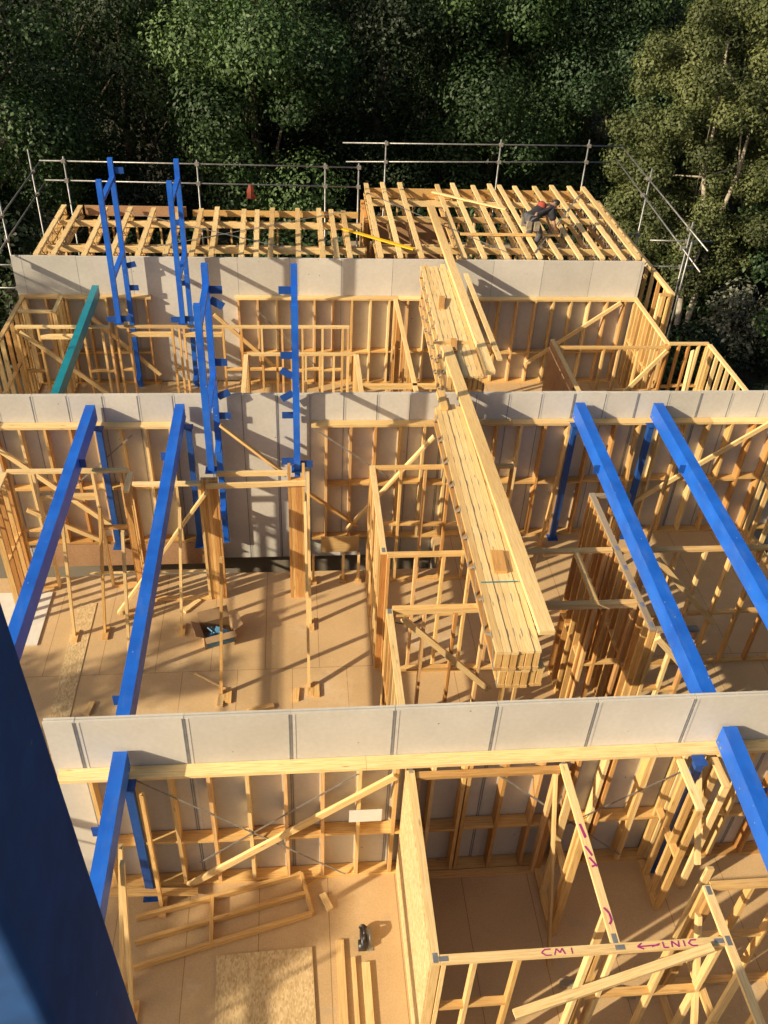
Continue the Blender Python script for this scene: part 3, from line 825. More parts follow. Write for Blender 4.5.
def ladder_frame(label, x, yr, yf, ztop, zrear, zfront, rungs, cleats, a=0.105):
    root = thing('steel_post_frame', label, 'post frame', (x, yr, zrear), 'blue twin post frames')
    part('rear_post', M['blue'], root, (x - a / 2, yr - a / 2, zrear), (x + a / 2, yr + a / 2, ztop))
    part('front_post', M['blue'], root, (x - a / 2, yf - a / 2, zfront), (x + a / 2, yf + a / 2, ztop))
    part('base_plate', M['navy'], root, (x - a * .9, yf - a * .9, zfront - 0.02), (x + a * .9, yf + a * .9, zfront - 0.001))
    for z in rungs:
        y0 = yf + a / 2 if z > zfront + 0.1 else yr - 0.35
        part('rung', M['blue'], root, (x - a * 0.46, y0, z - 0.08), (x + a * 0.46, yr - a / 2, z))
    for (dx, y, z, tilt) in cleats:
        m = MB()
        s = 1 if dx > 0 else -1
        p = Vector((x + s * a / 2, y, z)); q_ = p + Vector((s * 0.2, 0, tilt))
        m.bar(p, q_, 0.014, 0.13)
        m.build('cleat', M['navy'], root)
    return root
ladder_frame('leftmost twin blue post frame standing at the far party wall', -0.50, 13.03, 11.6, 2.25, ZF, -0.78, [1.88, 0.25, -2.85], [(1, 13.03, -0.1, 0.05), (1, 13.03, -0.62, 0), (-1, 11.6, -0.72, 0), (1, 11.6, -0.70, 0), (1, 13.03, 2.0, .0)])
ladder_frame('second twin blue post frame standing at the far party wall', 0.86, 13.03, 11.6, 2.25, ZF, -0.78, [1.88, 0.25, -2.85], [(-1, 11.6, -0.72, 0), (1, 11.6, -0.70, 0), (-1, 13.03, 0.9, 0), (-1, 13.03, -0.5, 0)])
ladder_frame('twin blue post frame on the left timber post', 1.89, 6.98, 5.5, 2.45, ZF, -0.45, [2.12, 0.53, -0.86, -2.3], [(1, 6.98, 2.02, 0), (1, 6.98, 1.85, -0.12), (1, 6.98, 0.72, 0), (1, 6.98, 0.05, 0.1), (1, 6.98, -0.33, 0)])
ladder_frame('twin blue post frame on the right timber post', 3.29, 6.98, 5.5, 2.45, ZF, -0.45, [2.12, 0.53, -0.86, -2.3], [(-1, 6.98, 2.02, 0), (-1, 6.98, 0.85, 0), (-1, 6.98, 0.45, 0.12), (-1, 6.98, 0.12, -0.12), (-1, 6.98, -0.33, 0), (-1, 5.5, -0.3, 0), (1, 5.5, -0.36, 0)])
# the big mast beside the viewer
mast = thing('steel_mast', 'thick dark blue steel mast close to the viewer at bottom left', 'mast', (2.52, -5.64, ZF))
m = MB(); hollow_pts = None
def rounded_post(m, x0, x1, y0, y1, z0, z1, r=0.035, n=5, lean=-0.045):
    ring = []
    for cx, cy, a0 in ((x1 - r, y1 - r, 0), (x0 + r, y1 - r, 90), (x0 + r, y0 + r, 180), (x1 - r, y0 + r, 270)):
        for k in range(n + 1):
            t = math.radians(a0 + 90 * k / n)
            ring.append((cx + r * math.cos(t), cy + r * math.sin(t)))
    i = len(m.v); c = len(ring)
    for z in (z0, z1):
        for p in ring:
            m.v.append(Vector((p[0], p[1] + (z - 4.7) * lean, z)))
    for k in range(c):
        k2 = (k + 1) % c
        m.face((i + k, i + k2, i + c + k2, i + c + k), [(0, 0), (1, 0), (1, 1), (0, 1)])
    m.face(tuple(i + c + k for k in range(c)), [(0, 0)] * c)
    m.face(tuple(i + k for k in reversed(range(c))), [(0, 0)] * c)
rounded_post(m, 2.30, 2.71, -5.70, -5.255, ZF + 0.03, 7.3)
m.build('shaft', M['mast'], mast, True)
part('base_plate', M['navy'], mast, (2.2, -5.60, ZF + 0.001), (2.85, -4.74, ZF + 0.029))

# ------------------------------------------------------------------ timber posts, props, braces
def timber_post(label, x, y, nst, zt, mat):
    root = thing('timber_post', label, 'post', (x, y, ZF), 'laminated timber posts under blue frames')
    for k in range(nst):
        xx = x + (k - (nst - 1) / 2) * 0.0465
        j = random.uniform(-.004, .004)
        part('stud', M[random.choice(('pine', 'orange'))], root, (xx - 0.0225, y - 0.045 + j, ZF + 0.001), (xx + 0.0225, y + 0.045 + j, zt + (0.28 if k in (0, nst - 1) and mat else 0)))
timber_post('left laminated timber post carrying a blue frame', 1.85, 5.38, 6, -0.55, False)
timber_post('right laminated timber post with two prongs carrying a blue frame', 3.27, 5.36, 6, -0.55, True)
def two_bar(name, label, cat, p0, p1, mat='pale', w_=0.045, h_=0.09, ref=(0, 0, 1), group=None):
    return one(name, label, cat, M[mat], bars=[(p0, p1, w_, h_, ref)], group=group)
two_bar('lintel_beam', 'upper pale timber spanning between the two laminated posts', 'timber', (1.95, 5.62, -0.62), (3.12, 5.62, -0.62), 'pale', 0.045, 0.09)
two_bar('lintel_beam', 'lower front timber spanning between the two laminated posts', 'timber', (1.80, 5.30, -0.64), (3.42, 5.30, -0.60), 'pale', 0.045, 0.09)
two_bar('timber_brace', 'long raking brace from the floor up to the left laminated post', 'brace', (0.12, 5.0, ZF + 0.04), (1.82, 5.29, -0.72), 'pale', 0.045, 0.09, (0, 1, 0), 'raking timber braces')
two_bar('timber_brace', 'sloping brace from the blue frame down to the right laminated post', 'brace', (1.98, 6.6, -0.28), (3.10, 6.3, -1.15), 'pine', 0.045, 0.09, (0, 1, 0), 'raking timber braces')
two_bar('timber_brace', 'brace falling right from the pronged laminated post', 'brace', (3.46, 6.6, -1.75), (4.40, 6.6, -2.55), 'pine', 0.045, 0.09, (0, 1, 0), 'raking timber braces')
two_bar('timber_brace', 'brace rising right beside the joist bundle left edge', 'brace', (4.2, 6.6, -2.65), (5.75, 6.75, -0.65), 'pale', 0.045, 0.09, (0, 1, 0), 'raking timber braces')
two_bar('timber_brace', 'long loose brace across the front frame with purple lettering', 'brace', (5.3, -2.95, -1.05), (7.42, -2.52, -0.86), 'pale', 0.045, 0.09, (0, 1, 0), 'raking timber braces')
two_bar('timber_brace', 'thin board leaning on the party wall beside the marked frame', 'board', (6.36, -0.24, -1.0), (6.30, -1.55, ZF + 0.03), 'pale', 0.09, 0.03, (1, 0, 0))
two_bar('timber_brace', 'thin board standing between the short frame and corner frame', 'board', (8.18, -0.2, -0.98), (8.2, -0.9, -2.1), 'pale', 0.07, 0.045, (0, 1, 0))
two_bar('timber_brace', 'short upright board leaning near the front right metal plate', 'board', (8.05, -1.3, -1.5), (7.85, -1.5, -2.9), 'pale', 0.09, 0.045, (0, 1, 0))
two_bar('timber_brace', 'pale timber lying on the dark floor of the marked room', 'timber', (6.4, -1.75, ZF + 0.03), (7.3, -1.95, ZF + 0.03), 'weathered', 0.09, 0.045)
two_bar('timber_brace', 'brace slung low across the left end of the near party wall', 'brace', (0.75, -0.4, -2.85), (1.9, -0.32, -3.1), 'pine', 0.045, 0.09, (0, 1, 0), 'raking timber braces')
two_bar('timber_brace', 'brace crossing the outer corner at the right of the far bay', 'brace', (12.0, 10.4, -0.85), (11.45, 9.2, -1.7), 'pale', 0.045, 0.09, (0, 1, 0), 'raking timber braces')
two_bar('loose_board', 'thin white edge batten lying along the stair opening', 'batten', (-0.6, 6.08, ZF + 0.03), (1.75, 6.06, ZF + 0.05), 'pale', 0.03, 0.03)
def prop(label, fx, fy, tx, ty, tz, blocks=1):
    root = thing('timber_prop', label, 'prop', (fx, fy, ZF), 'slender upright timber props')
    m = MB(); m.bar((fx, fy, ZF + 0.046), (tx, ty, tz), 0.045, 0.07, (0, 1, 0)); m.build('post', M[random.choice(('pale', 'pale', 'pine'))], root)
    for k in range(blocks):
        part('foot_block', M['pine'], root, (fx - 0.03 + 0.1 * k, fy - 0.16 - 0.03 * k, ZF + 0.001), (fx + 0.065 + 0.1 * k, fy + 0.12 - 0.03 * k, ZF + 0.045))
prop('prop with foot block just right of the leftmost beam', -0.54, 4.49, -0.35, 4.55, -0.75)
prop('prop standing under the return frame between the two left beams', -0.04, 4.54, 0.15, 4.95, -0.75)
prop('prop nearest the left beams, its foot hidden by the second beam', 0.52, 3.55, 0.72, 3.80, -0.35)
prop('prop right of the second beam before the stair opening', 1.25, 4.58, 1.42, 4.80, -0.70)
prop('prop in front of the cardboard box', 2.01, 3.08, 2.16, 3.40, -0.55, 2)
prop('prop beside the pronged laminated post, near the stair opening', 3.47, 4.62, 3.46, 5.25, -0.35)
prop('prop in front of the pronged laminated post, closest to the party wall', 3.42, 3.14, 3.40, 4.6, -0.45, 2)
prop('prop standing close beside the dark mast', 1.25, -1.75, 1.40, -1.35, -0.65, 1)
prop('prop behind the mast with a crosspiece near its top', 1.10, -1.50, 1.30, -1.0, -0.9, 1)
prop('prop under the near left beam against the party wall', 1.45, -0.45, 1.43, -0.30, -0.95, 1)
prop('prop left of the beam right of the joist bundle', 8.05, 6.6, 8.2, 6.7, -0.6)
prop('thin prop between the two right beams', 9.25, 5.8, 9.55, 6.9, -0.8)
prop('thin prop hanging under the rightmost beam', 9.6, 5.4, 9.9, 5.9, -0.75)
for k, (x, y, lb) in enumerate(((3.55, 5.75, 'first'), (4.1, 5.78, 'middle'), (4.38, 5.76, 'last'))):
    root = thing('short_post', '%s short stud standing at the edge of the stair opening' % lb, 'post', (x, y, ZF), 'short studs at the stair opening')
    part('stud', M['pale'], root, (x - 0.0225, y - 0.045, ZF + 0.046), (x + 0.0225, y + 0.045, ZF + 0.62))
    part('foot_block', M['pine'], root, (x - 0.06, y - 0.1, ZF + 0.001), (x + 0.06, y + 0.1, ZF + 0.045))
one('opening_edge_board', 'cream board face above the dark stair opening', 'board', M['pale'], (3.72, 6.60, ZF - 0.02), (4.45, 6.64, ZF + 0.34))
one('opening_edge_board', 'brown trimmer board below the left of the middle party wall', 'board', M['ply'], (-1.6, 6.96, ZF - 0.55), (1.7, 7.0, ZF - 0.02))

# ------------------------------------------------------------------ joist bundles and loose beams
def bundle(label, x0, y0, y1, rows, skew=0.0):
    root = thing('joist_bundle', label, 'bundle', (x0, y0, rows[-1][1] - rows[-1][2]), 'bundles of metal webbed joists')
    for (xo, zt, dp, n, e0, e1) in rows:
        for k in range(n):
            jy0, jy1 = y0 + e0 + random.uniform(-.012, .012), y1 + e1 + random.uniform(-.30, .10)
            jr = bpy.data.objects.new('joist', None)
            col.objects.link(jr); jr.parent = root
            jr.location = (0, 0, 0)
            X = x0 + xo + k * 0.096
            joist_parts(jr, X, jy0, X + skew, jy1, zt + random.uniform(-.012, .006), dp)
    return root
b1 = bundle('near bundle of joists hanging over the middle bay', 5.72, 0.80, 6.80, [(0.0, 0.10, 0.33, 6, -0.05, 0), (0.10, -0.26, 0.335, 6, -0.02, -0.1)])
m = MB(); 
for y in (2.0,):
    m.bar((5.70, y, 0.112), (6.20, y, 0.112), 0.02, 0.003)
m.build('strap', M['teal'], b1)
b2 = bundle('far bundle of joists reaching across to the far party wall', 6.10, 7.5, 12.75, [(0.0, 0.10, 0.33, 7, 0.1, 0.0), (0.0, -0.235, 0.33, 7, 0, -0.2), (0.02, -0.57, 0.31, 6, 0.05, -0.2)], 0.10)
two_bar('long_beam', 'long pale beam lying over the middle party wall on the near bundle', 'beam', (6.36, 1.0, 0.145), (6.17, 8.6, 0.155), 'pale', 0.20, 0.07, group='loose pale beams on the bundles')
two_bar('long_beam', 'long pale beam reaching past the far party wall onto the joists', 'beam', (6.84, 7.6, 0.165), (6.86, 16.4, 0.165), 'pale', 0.18, 0.09, group='loose pale beams on the bundles')
two_bar('long_beam', 'narrow pale board beside the far bundle on its right', 'board', (7.11, 8.1, 0.16), (7.10, 12.1, 0.16), 'pale', 0.10, 0.04, group='loose pale beams on the bundles')
two_bar('timber_bearer', 'bearer carrying the right side of the far bundle', 'timber', (5.95, 8.9, 0.110), (7.2, 8.9, 0.110), 'pine', 0.09, 0.012)
one('timber_offcut', 'brown offcut lying on top of the near bundle', 'offcut', M['orange'], bars=[((6.0, 2.18, 0.125), (6.02, 2.62, 0.125), 0.18, 0.04)], group='timber offcuts')
one('timber_offcut', 'upright orange offcut wedged in the far bundle, upper', 'offcut', M['orange'], bars=[((6.32, 10.4, 0.12), (6.4, 10.9, 0.16), 0.12, 0.045)], group='timber offcuts')
one('timber_offcut', 'upright orange offcut wedged in the far bundle, lower', 'offcut', M['orange'], bars=[((6.3, 8.5, 0.12), (6.36, 8.95, 0.16), 0.12, 0.045)], group='timber offcuts')
one('timber_offcut', 'pale block on the far end of the near bundle', 'offcut', M['pine'], bars=[((5.82, 6.4, 0.14), (5.82, 6.95, 0.14), 0.13, 0.07)], group='timber offcuts')

# ------------------------------------------------------------------ loose things on the floors
one('floor_sheet', 'strand board sheet lying on the near floor', 'sheet', M['osb'], bars=[((2.78, -1.13, ZF + 0.02), (2.86, -3.5, ZF + 0.02), 1.18, 0.016)])
one('floor_sheet', 'pale sheet standing in for the light floor at the left edge', 'sheet', M['pale_floor'], (-2.25, 4.3, ZF + 0.004), (-1.12, 5.6, ZF + 0.03))  # added sheet in place of the pale, lit floor beyond
one('floor_sheet', 'narrow strip of pale strand board on the floor between the left beams', 'sheet', M['osb'], (-0.62, 2.6, ZF + 0.002), (-0.3, 5.3, ZF + 0.012))
lf = thing('lying_frame', 'small timber frame lying flat on the near floor', 'frame', (1.3, -0.8, ZF), 'internal timber wall frames')
fp = [Vector((1.15, -0.62, 0)), Vector((3.25, -0.14, 0)), Vector((3.38, -0.70, 0)), Vector((1.2, -1.25, 0))]
def fl(a, b, nm, z=0.06):
    m = MB(); m.bar((a.x, a.y, ZF + z), (b.x, b.y, ZF + z), 0.045, 0.09); m.build(nm, M['pine'], lf)
fl(fp[0], fp[1], 'rail'); fl(fp[3], fp[2], 'rail'); fl((fp[0] + fp[3]) / 2, (fp[1] + fp[2]) / 2 , 'rail', 0.061)
fl(fp[1] * 1.0, fp[2] * 1.0, 'end_rail', 0.062)
mid = fp[0].lerp(fp[1], 0.45); mid2 = fp[3].lerp(fp[2], 0.42)
fl(mid, mid2, 'crosspiece', 0.063)
for i, (x, y, dx, dy, lb) in enumerate(((3.72, -1.05, 0.02, -2.2, 'wide pale plank right of the strand board on the near floor'), (3.88, -1.28, 0.02, -2.0, 'narrow plank beside the wide pale plank'), (4.03, -1.35, 0.01, -2.0, 'short plank closest to the sheeted wall frame'))):
    one('plank', lb, 'plank', M['pale'], bars=[((x, y, ZF + 0.022 + 0.001 * i), (x + dx, y + dy, ZF + 0.022 + 0.001 * i), 0.10 if i != 1 else 0.05, 0.04)], group='planks on the near floor')
offc = [(3.52, -0.42, 0.1, -0.22, 'hook shaped offcut beside the lying frame'), (1.25, 5.0, 0.25, 0.3, 'offcut lying right of the long raking brace'), (0.25, 4.95, 0.4, 0.0, 'flat offcut at the foot of the long raking brace'),
        (2.0, 2.82, 0.02, 0.3, 'short offcut beside the foot of the box prop'), (3.2, 2.88, 0.02, 0.25, 'short offcut at the foot of the front pronged prop'), (0.55, 2.75, 0.02, 0.28, 'offcut leaning below the second beam'),
        (2.45, 2.7, 0.4, 0.1, 'offcut half hidden behind the nearest party wall'), (8.3, -1.0, 0.05, -0.3, 'square offcut on the floor below the right corner frame'), (-0.05, 2.75, 0.05, 0.25, 'offcut behind the party wall beside the mast'), (8.05, 6.3, 0.5, 0.1, 'offcut on the lit floor under the middle party wall right of the bundle')]
for (x, y, dx, dy, lb) in offc:
    one('timber_offcut', lb, 'offcut', M[random.choice(('pine', 'pale'))], bars=[((x, y, ZF + 0.024), (x + dx, y + dy, ZF + 0.024), 0.09, 0.045)], group='timber offcuts')
one('thin_batten', 'thin pale batten lying left of the box prop', 'batten', M['pale'], bars=[((1.55, 3.55, ZF + 0.012), (2.05, 3.2, ZF + 0.012), 0.025, 0.02)])
# cardboard box
bx = thing('cardboard_box', 'open cardboard box with blue film on the sunlit floor', 'box', (1.88, 4.36, ZF))
ang = math.radians(18)
def bxp(u, v, z):
    return Vector((1.88 + u * math.cos(ang) - v * math.sin(ang), 4.36 + u * math.sin(ang) + v * math.cos(ang), ZF + z))
hw, hd, hh = 0.26, 0.19, 0.26
m = MB()
for (a, b) in (((-hw, -hd), (hw, -hd)), ((hw, -hd), (hw, hd)), ((hw, hd), (-hw, hd)), ((-hw, hd), (-hw, -hd))):
    m.bar(bxp(*a, hh / 2), bxp(*b, hh / 2), 0.008, hh)
m.bar(bxp(-hw, 0, 0.006), bxp(hw, 0, 0.006), hd * 2, 0.008)
m.build('carton', M['card'], bx)
for (a, b, o, zz) in (((-hw, hd), (hw, hd), (0, 0.10), 0.17), ((hw, -hd), (hw, hd), (0.15, 0), 0.10), ((-hw, -hd), (-hw, hd), (-0.14, 0), 0.10), ((-hw, -hd), (hw, -hd), (0, -0.13), -0.02)):
    p, q_ = bxp(*a, hh), bxp(*b, hh)
    r_, s_ = bxp(b[0] + o[0], b[1] + o[1], hh + zz), bxp(a[0] + o[0], a[1] + o[1], hh + zz)
    m = MB(); m.quad(p, q_, r_, s_); f = m.build('flap', M['card'], bx)
    sm = f.modifiers.new('thick', 'SOLIDIFY'); sm.thickness = 0.006
m = MB()
for k in range(9):
    a = bxp(random.uniform(-.2, .2), random.uniform(-.15, .0), random.uniform(.05, .2)); b = bxp(random.uniform(-.2, .2), random.uniform(-.15, .12), random.uniform(.05, .24))
    m.bar(a, b, 0.12, 0.02, (random.uniform(-1, 1), random.uniform(-1, 1), 1))
m.build('plastic_film', M['blueplastic'], bx)
m = MB(); m.bar(bxp(-0.24, -hd - 0.006, 0.1), bxp(0.24, -hd - 0.006, 0.1), 0.004, 0.15); m.build('blue_panel', M['blueplastic'], bx)
# power saw
sw = thing('power_saw', 'dark power tool with silver guard on the near floor', 'power tool', (4.06, -1.05, ZF))
m = MB(); m.tube((4.02, -1.18, ZF + 0.07), (4.02, -0.93, ZF + 0.08), 0.05, 0.042, 12); m.tube((4.02, -0.93, ZF + 0.08), (4.02, -0.90, ZF + 0.08), 0.055, 0.03, 12)
m.bar((4.0, -1.2, ZF + 0.06), (4.0, -1.10, ZF + 0.06), 0.10, 0.1); m.build('motor_body', M['dark'], sw, True)
m = MB(); m.path([(4.02, -1.15, ZF + 0.13), (4.03, -1.08, ZF + 0.19), (4.03, -0.99, ZF + 0.18), (4.02, -0.94, ZF + 0.11)], [0.018] * 4, 8); m.build('handle', M['dark'], sw, True)
m = MB(); m.tube((4.085, -1.05, ZF + 0.085), (4.10, -1.05, ZF + 0.085), 0.078, 0.078, 20); m.build('blade_guard', M['galv'], sw)
m = MB(); m.bar((4.07, -1.2, ZF + 0.008), (4.07, -0.9, ZF + 0.008), 0.13, 0.006); m.build('sole_plate', M['galv'], sw)
# notice on the near party wall
nt_ = one('paper_notice', 'white paper notice pinned to the studs of the nearest party wall', 'notice', M['paper'], (3.86, -0.1865, -1.91), (4.27, -0.1845, -1.66))
# extension lead
m = MB()
pts = [Vector((4.75 + 0.9 * t, 4.75 - 0.25 * math.sin(t * 3.1) + 0.1 * t, ZF + 0.008)) for t in np.linspace(0, 1, 14)]
m.path(pts, [0.008] * len(pts), 5)
tag(m.build('extension_cord', M['dark']), 'dark cord curving over the floor between the frames left of the near bundle', 'cord')
m = MB()
pts = [Vector((3.25 + 0.6 * t, -0.35 + 0.28 * t + 0.06 * math.sin(t * 5), ZF + 0.008)) for t in np.linspace(0, 1, 12)]
m.path(pts, [0.006] * len(pts), 5)
tag(m.build('extension_cord', M['yellow']), 'yellow cord curling over the near floor beside the lying frame', 'cord')

# ------------------------------------------------------------------ scaffold rails
def scaffold(label, tubes, posts, clamps=True, feet=()):
    z0 = min(p[0][2] for p in posts)
    root = thing('scaffold', label, 'scaffold', (posts[0][0][0], posts[0][0][1], z0), 'steel tube edge scaffolds')
    for a, b in posts:
        MB().tube(a, b, 0.024, n=8).build('standard', M['scaf'], root, True)
    for a, b in tubes:
        MB().tube(a, b, 0.021, n=8).build('guard_rail', M['scaf'], root, True)
        a, b = Vector(a), Vector(b)
        for pa, pb in posts:
            pa, pb = Vector(pa), Vector(pb)
            d = b - a; t = max(0, min(1, (pa - a).xy.dot(d.xy) / max(1e-6, d.xy.dot(d.xy))))
            q_ = a + d * t
            if (q_.xy - pa.xy).length < 0.15:
                m = MB(); m.box(q_ - Vector((.05, .05, .04)), q_ + Vector((.05, .05, .04))); m.build('clamp', M['galv_dull'], root)
    for lo, hi in feet:
        part('plank', M['weathered'], root, lo, hi)
    return root
G = -7.6
scaffold('guard rail scaffold behind the short left hand joists', [((-3.15, 17.6, 0.80), (5.12, 17.6, 0.78)), ((-3.1, 17.6, 0.31), (5.08, 17.6, 0.27)), ((-3.5, 17.65, -2.2), (5.2, 17.65, -2.2))],
         [((-2.55, 17.65, G), (-2.55, 17.65, 0.9)), ((0.82, 17.65, G), (0.82, 17.65, 0.88)), ((4.16, 17.65, G), (4.16, 17.65, 0.86)), ((5.05, 17.65, G), (5.05, 17.65, 0.87))], feet=[((-3.3, 17.7, -2.17), (5.1, 18.3, -2.13))])
scaffold('guard rail scaffold behind the long right hand joists', [((4.7, 19.3, 0.93), (12.7, 19.3, 1.0)), ((4.8, 19.3, 0.42), (12.4, 19.3, 0.55)), ((4.8, 19.35, -2.2), (12.9, 19.35, -2.2))],
         [((5.92, 19.35, G), (5.92, 19.35, 1.0)), ((9.18, 19.35, G), (9.18, 19.35, 1.1)), ((11.73, 19.35, G), (11.73, 19.35, 1.15))], feet=[((4.9, 19.4, -2.17), (12.6, 20.0, -2.13))])
scaffold('slanting guard rail scaffold beside the right end of the roof', [((12.8, 19.75, 0.92), (12.8, 12.6, 0.55)), ((12.75, 19.7, 0.52), (12.75, 12.6, 0.04)), ((11.9, 13.9, 0.30), (13.5, 13.9, 0.28)), ((11.9, 13.9, -0.35), (13.2, 13.9, -0.37)), ((12.3, 17.1, -0.75), (12.9, 17.1, -0.75))],
         [((12.85, 17.1, G), (12.85, 17.1, 1.05)), ((12.85, 13.85, G), (12.85, 13.85, 0.78)), ((12.55, 13.0, -2.2), (12.55, 13.0, 0.62))])
scaffold('guard rail scaffold of tubes off the left end of the roof and building', [((-3.55, 19.3, 0.30), (-3.65, 13.6, 0.2)), ((-3.55, 19.2, -0.30), (-3.65, 13.4, -0.4)), ((-4.6, 15.2, -1.0), (-2.75, 15.2, -1.0)), ((-4.6, 15.2, -1.6), (-2.75, 15.2, -1.6)), ((-3.55, 13.3, 0.36), (-3.55, 3.0, 0.42)), ((-3.55, 3.2, 0.42), (-3.55, -7.0, 0.36)), ((-3.5, 13.3, -0.12), (-3.5, -7.0, -0.10))],
         [((-3.6, 15.2, G), (-3.6, 15.2, 0.6)), ((-3.6, 9.0, G), (-3.6, 9.0, 0.9)), ((-3.6, 2.0, G), (-3.6, 2.0, 0.9)), ((-3.6, -4.5, G), (-3.6, -4.5, 0.9)), ((-3.6, 18.4, G), (-3.6, 18.4, 0.85))], feet=[((-3.69, -7.0, 0.30), (-3.65, 12.8, 0.42))])
# vest hanging on the lower rail
m = MB()
vx, vy, vz = 2.18, 17.57, 0.30
for k in range(6):
    t0, t1 = k / 6, (k + 1) / 6
    def wv(t, f):
        return 0.05 + 0.13 * t * (0.7 + 0.3 * math.sin(7 * t + f))
    y0, y1 = vy - 0.03 - 0.05 * math.sin(3 * t0), vy - 0.03 - 0.05 * math.sin(3 * t1)
    for s in (-1, 1):
        m.quad((vx, y0 - 0.03, vz - 0.36 * t0), (vx + s * wv(t0, s), y0, vz - 0.36 * t0), (vx + s * wv(t1, s), y1, vz - 0.36 * t1), (vx, y1 - 0.03, vz - 0.36 * t1))
v_ = m.build('safety_vest', M['orangecloth'])
sm = v_.modifiers.new('thick', 'SOLIDIFY'); sm.thickness = 0.02
tag(v_, 'orange cloth hanging from the rail behind the short joists', 'vest')

# ------------------------------------------------------------------ worker
one('plank', 'work plank under the bending worker, laid between the joists', 'plank', M['weathered'], (8.4, 14.45, -0.31), (10.1, 15.0, -0.272))
def skin_mesh(name, joints, edges, mat, parent, root=0, sub=2):
    me = bpy.data.meshes.new(name)
    org = parent_origin(parent)
    me.from_pydata([tuple(Vector(j[0]) - org) for j in joints], edges, [])
    o = bpy.data.objects.new(name, me); col.objects.link(o)
    o.modifiers.new('skin', 'SKIN')
    if not me.skin_vertices:
        pass
    sv = me.skin_vertices[0].data if me.skin_vertices else None
    if sv is None:
        bpy.context.view_layer.objects.active = o
        return o
    for k, j in enumerate(joints):
        sv[k].radius = (j[1], j[1] if len(j) < 3 else j[2])
        sv[k].use_root = (k == root)
    s = o.modifiers.new('sub', 'SUBSURF'); s.levels = sub; s.render_levels = sub
    dg = bpy.context.evaluated_depsgraph_get()
    dg.update()
    me2 = bpy.data.meshes.new_from_object(o.evaluated_get(dg))
    me2.name = name
    o.modifiers.clear()
    o.data = me2
    me2.materials.clear(); me2.materials.append(mat)
    me2.polygons.foreach_set('use_smooth', [True] * len(me2.polygons))
    if parent:
        o.parent = parent
    return o
wx, wy, wz = 9.12, 14.75, -0.27
def P3(x, y, z):
    return (wx + x, wy + y, wz + z)
wk = thing('person', 'worker in dark and red shirt bending over the roof joists', 'person', (wx, wy, wz))
J = dict(pel=P3(0.0, 0.0, 0.80), wai=P3(0.12, 0.07, 0.92), che=P3(0.36, 0.2, 1.00), nek=P3(0.52, 0.30, 0.98), hd0=P3(0.60, 0.34, 0.99), hd1=P3(0.71, 0.40, 0.95),
         hl=P3(-0.06, 0.10, 0.76), kl=P3(0.10, 0.22, 0.42), al=P3(-0.06, 0.20, 0.07), tl=P3(0.10, 0.27, 0.035),
         hr=P3(0.04, -0.11, 0.76), kr=P3(0.26, -0.10, 0.42), ar=P3(0.08, -0.18, 0.07), tr=P3(0.25, -0.13, 0.035),
         sl=P3(0.38, 0.40, 0.94), el=P3(0.50, 0.46, 0.66), wl=P3(0.62, 0.42, 0.42), sr=P3(0.48, 0.05, 0.94), er=P3(0.58, -0.06, 0.66), wr=P3(0.72, 0.06, 0.44))
names = list(J)
rad = dict(pel=.115, wai=.095, che=.125, nek=.05, hd0=.075, hd1=.085, hl=.10, kl=.065, al=.045, tl=.04, hr=.10, kr=.065, ar=.045, tr=.04, sl=.052, el=.042, wl=.03, sr=.052, er=.045, wr=.03)
E_ = [('pel', 'wai'), ('wai', 'che'), ('che', 'nek'), ('nek', 'hd0'), ('hd0', 'hd1'), ('pel', 'hl'), ('hl', 'kl'), ('kl', 'al'), ('al', 'tl'), ('pel', 'hr'), ('hr', 'kr'), ('kr', 'ar'), ('ar', 'tr'),
      ('che', 'sl'), ('sl', 'el'), ('el', 'wl'), ('che', 'sr'), ('sr', 'er'), ('er', 'wr')]
joints = [(J[n], rad[n]) for n in names]
edges = [(names.index(a), names.index(b)) for a, b in E_]
fingers = []
for wrist, sgn in (('wl', 1), ('wr', -1)):
    wv_ = Vector(J[wrist]); base = names.index(wrist)
    palm = wv_ + Vector((0.05, 0.0, -0.07))
    joints.append((tuple(palm), 0.03)); pi_ = len(joints) - 1; edges.append((base, pi_))
    for k in range(4):
        o = Vector((0.0, (k - 1.5) * 0.022, 0))
        a = palm + Vector((0.04, 0, -0.035)) + o; b = a + Vector((0.02, 0, -0.04 + 0.004 * abs(k - 1)))
        joints.append((tuple(a), 0.010)); edges.append((pi_, len(joints) - 1))
        joints.append((tuple(b), 0.008)); edges.append((len(joints) - 2, len(joints) - 1))
    t_ = palm + Vector((0.0, -sgn * 0.05, -0.02)); joints.append((tuple(t_), 0.011)); edges.append((pi_, len(joints) - 1))
skin_mesh('body', joints, edges, M['skin'], wk, 0)
def sub_skin(name, ns, grow, mat, es, root=0, override=None):
    js = [(J[n], rad[n] + grow if not (override and n in override) else override[n]) for n in ns]
    return skin_mesh(name, js, [(ns.index(a), ns.index(b)) for a, b in es], mat, wk, root)
J['esl'] = tuple(Vector(J['sl']).lerp(Vector(J['el']), 0.8)); rad['esl'] = .05
J['esr'] = tuple(Vector(J['sr']).lerp(Vector(J['er']), 0.8)); rad['esr'] = .05
sub_skin('shirt', ['pel', 'wai', 'che', 'nek', 'sl', 'esl', 'sr', 'esr'], 0.05, M['shirt'], [('pel', 'wai'), ('wai', 'che'), ('che', 'nek'), ('che', 'sl'), ('sl', 'esl'), ('che', 'sr'), ('sr', 'esr')], 1)
sub_skin('work_trousers', ['pel', 'hl', 'kl', 'al', 'hr', 'kr', 'ar'], 0.022, M['greycloth'], [('pel', 'hl'), ('hl', 'kl'), ('kl', 'al'), ('pel', 'hr'), ('hr', 'kr'), ('kr', 'ar')], 0)
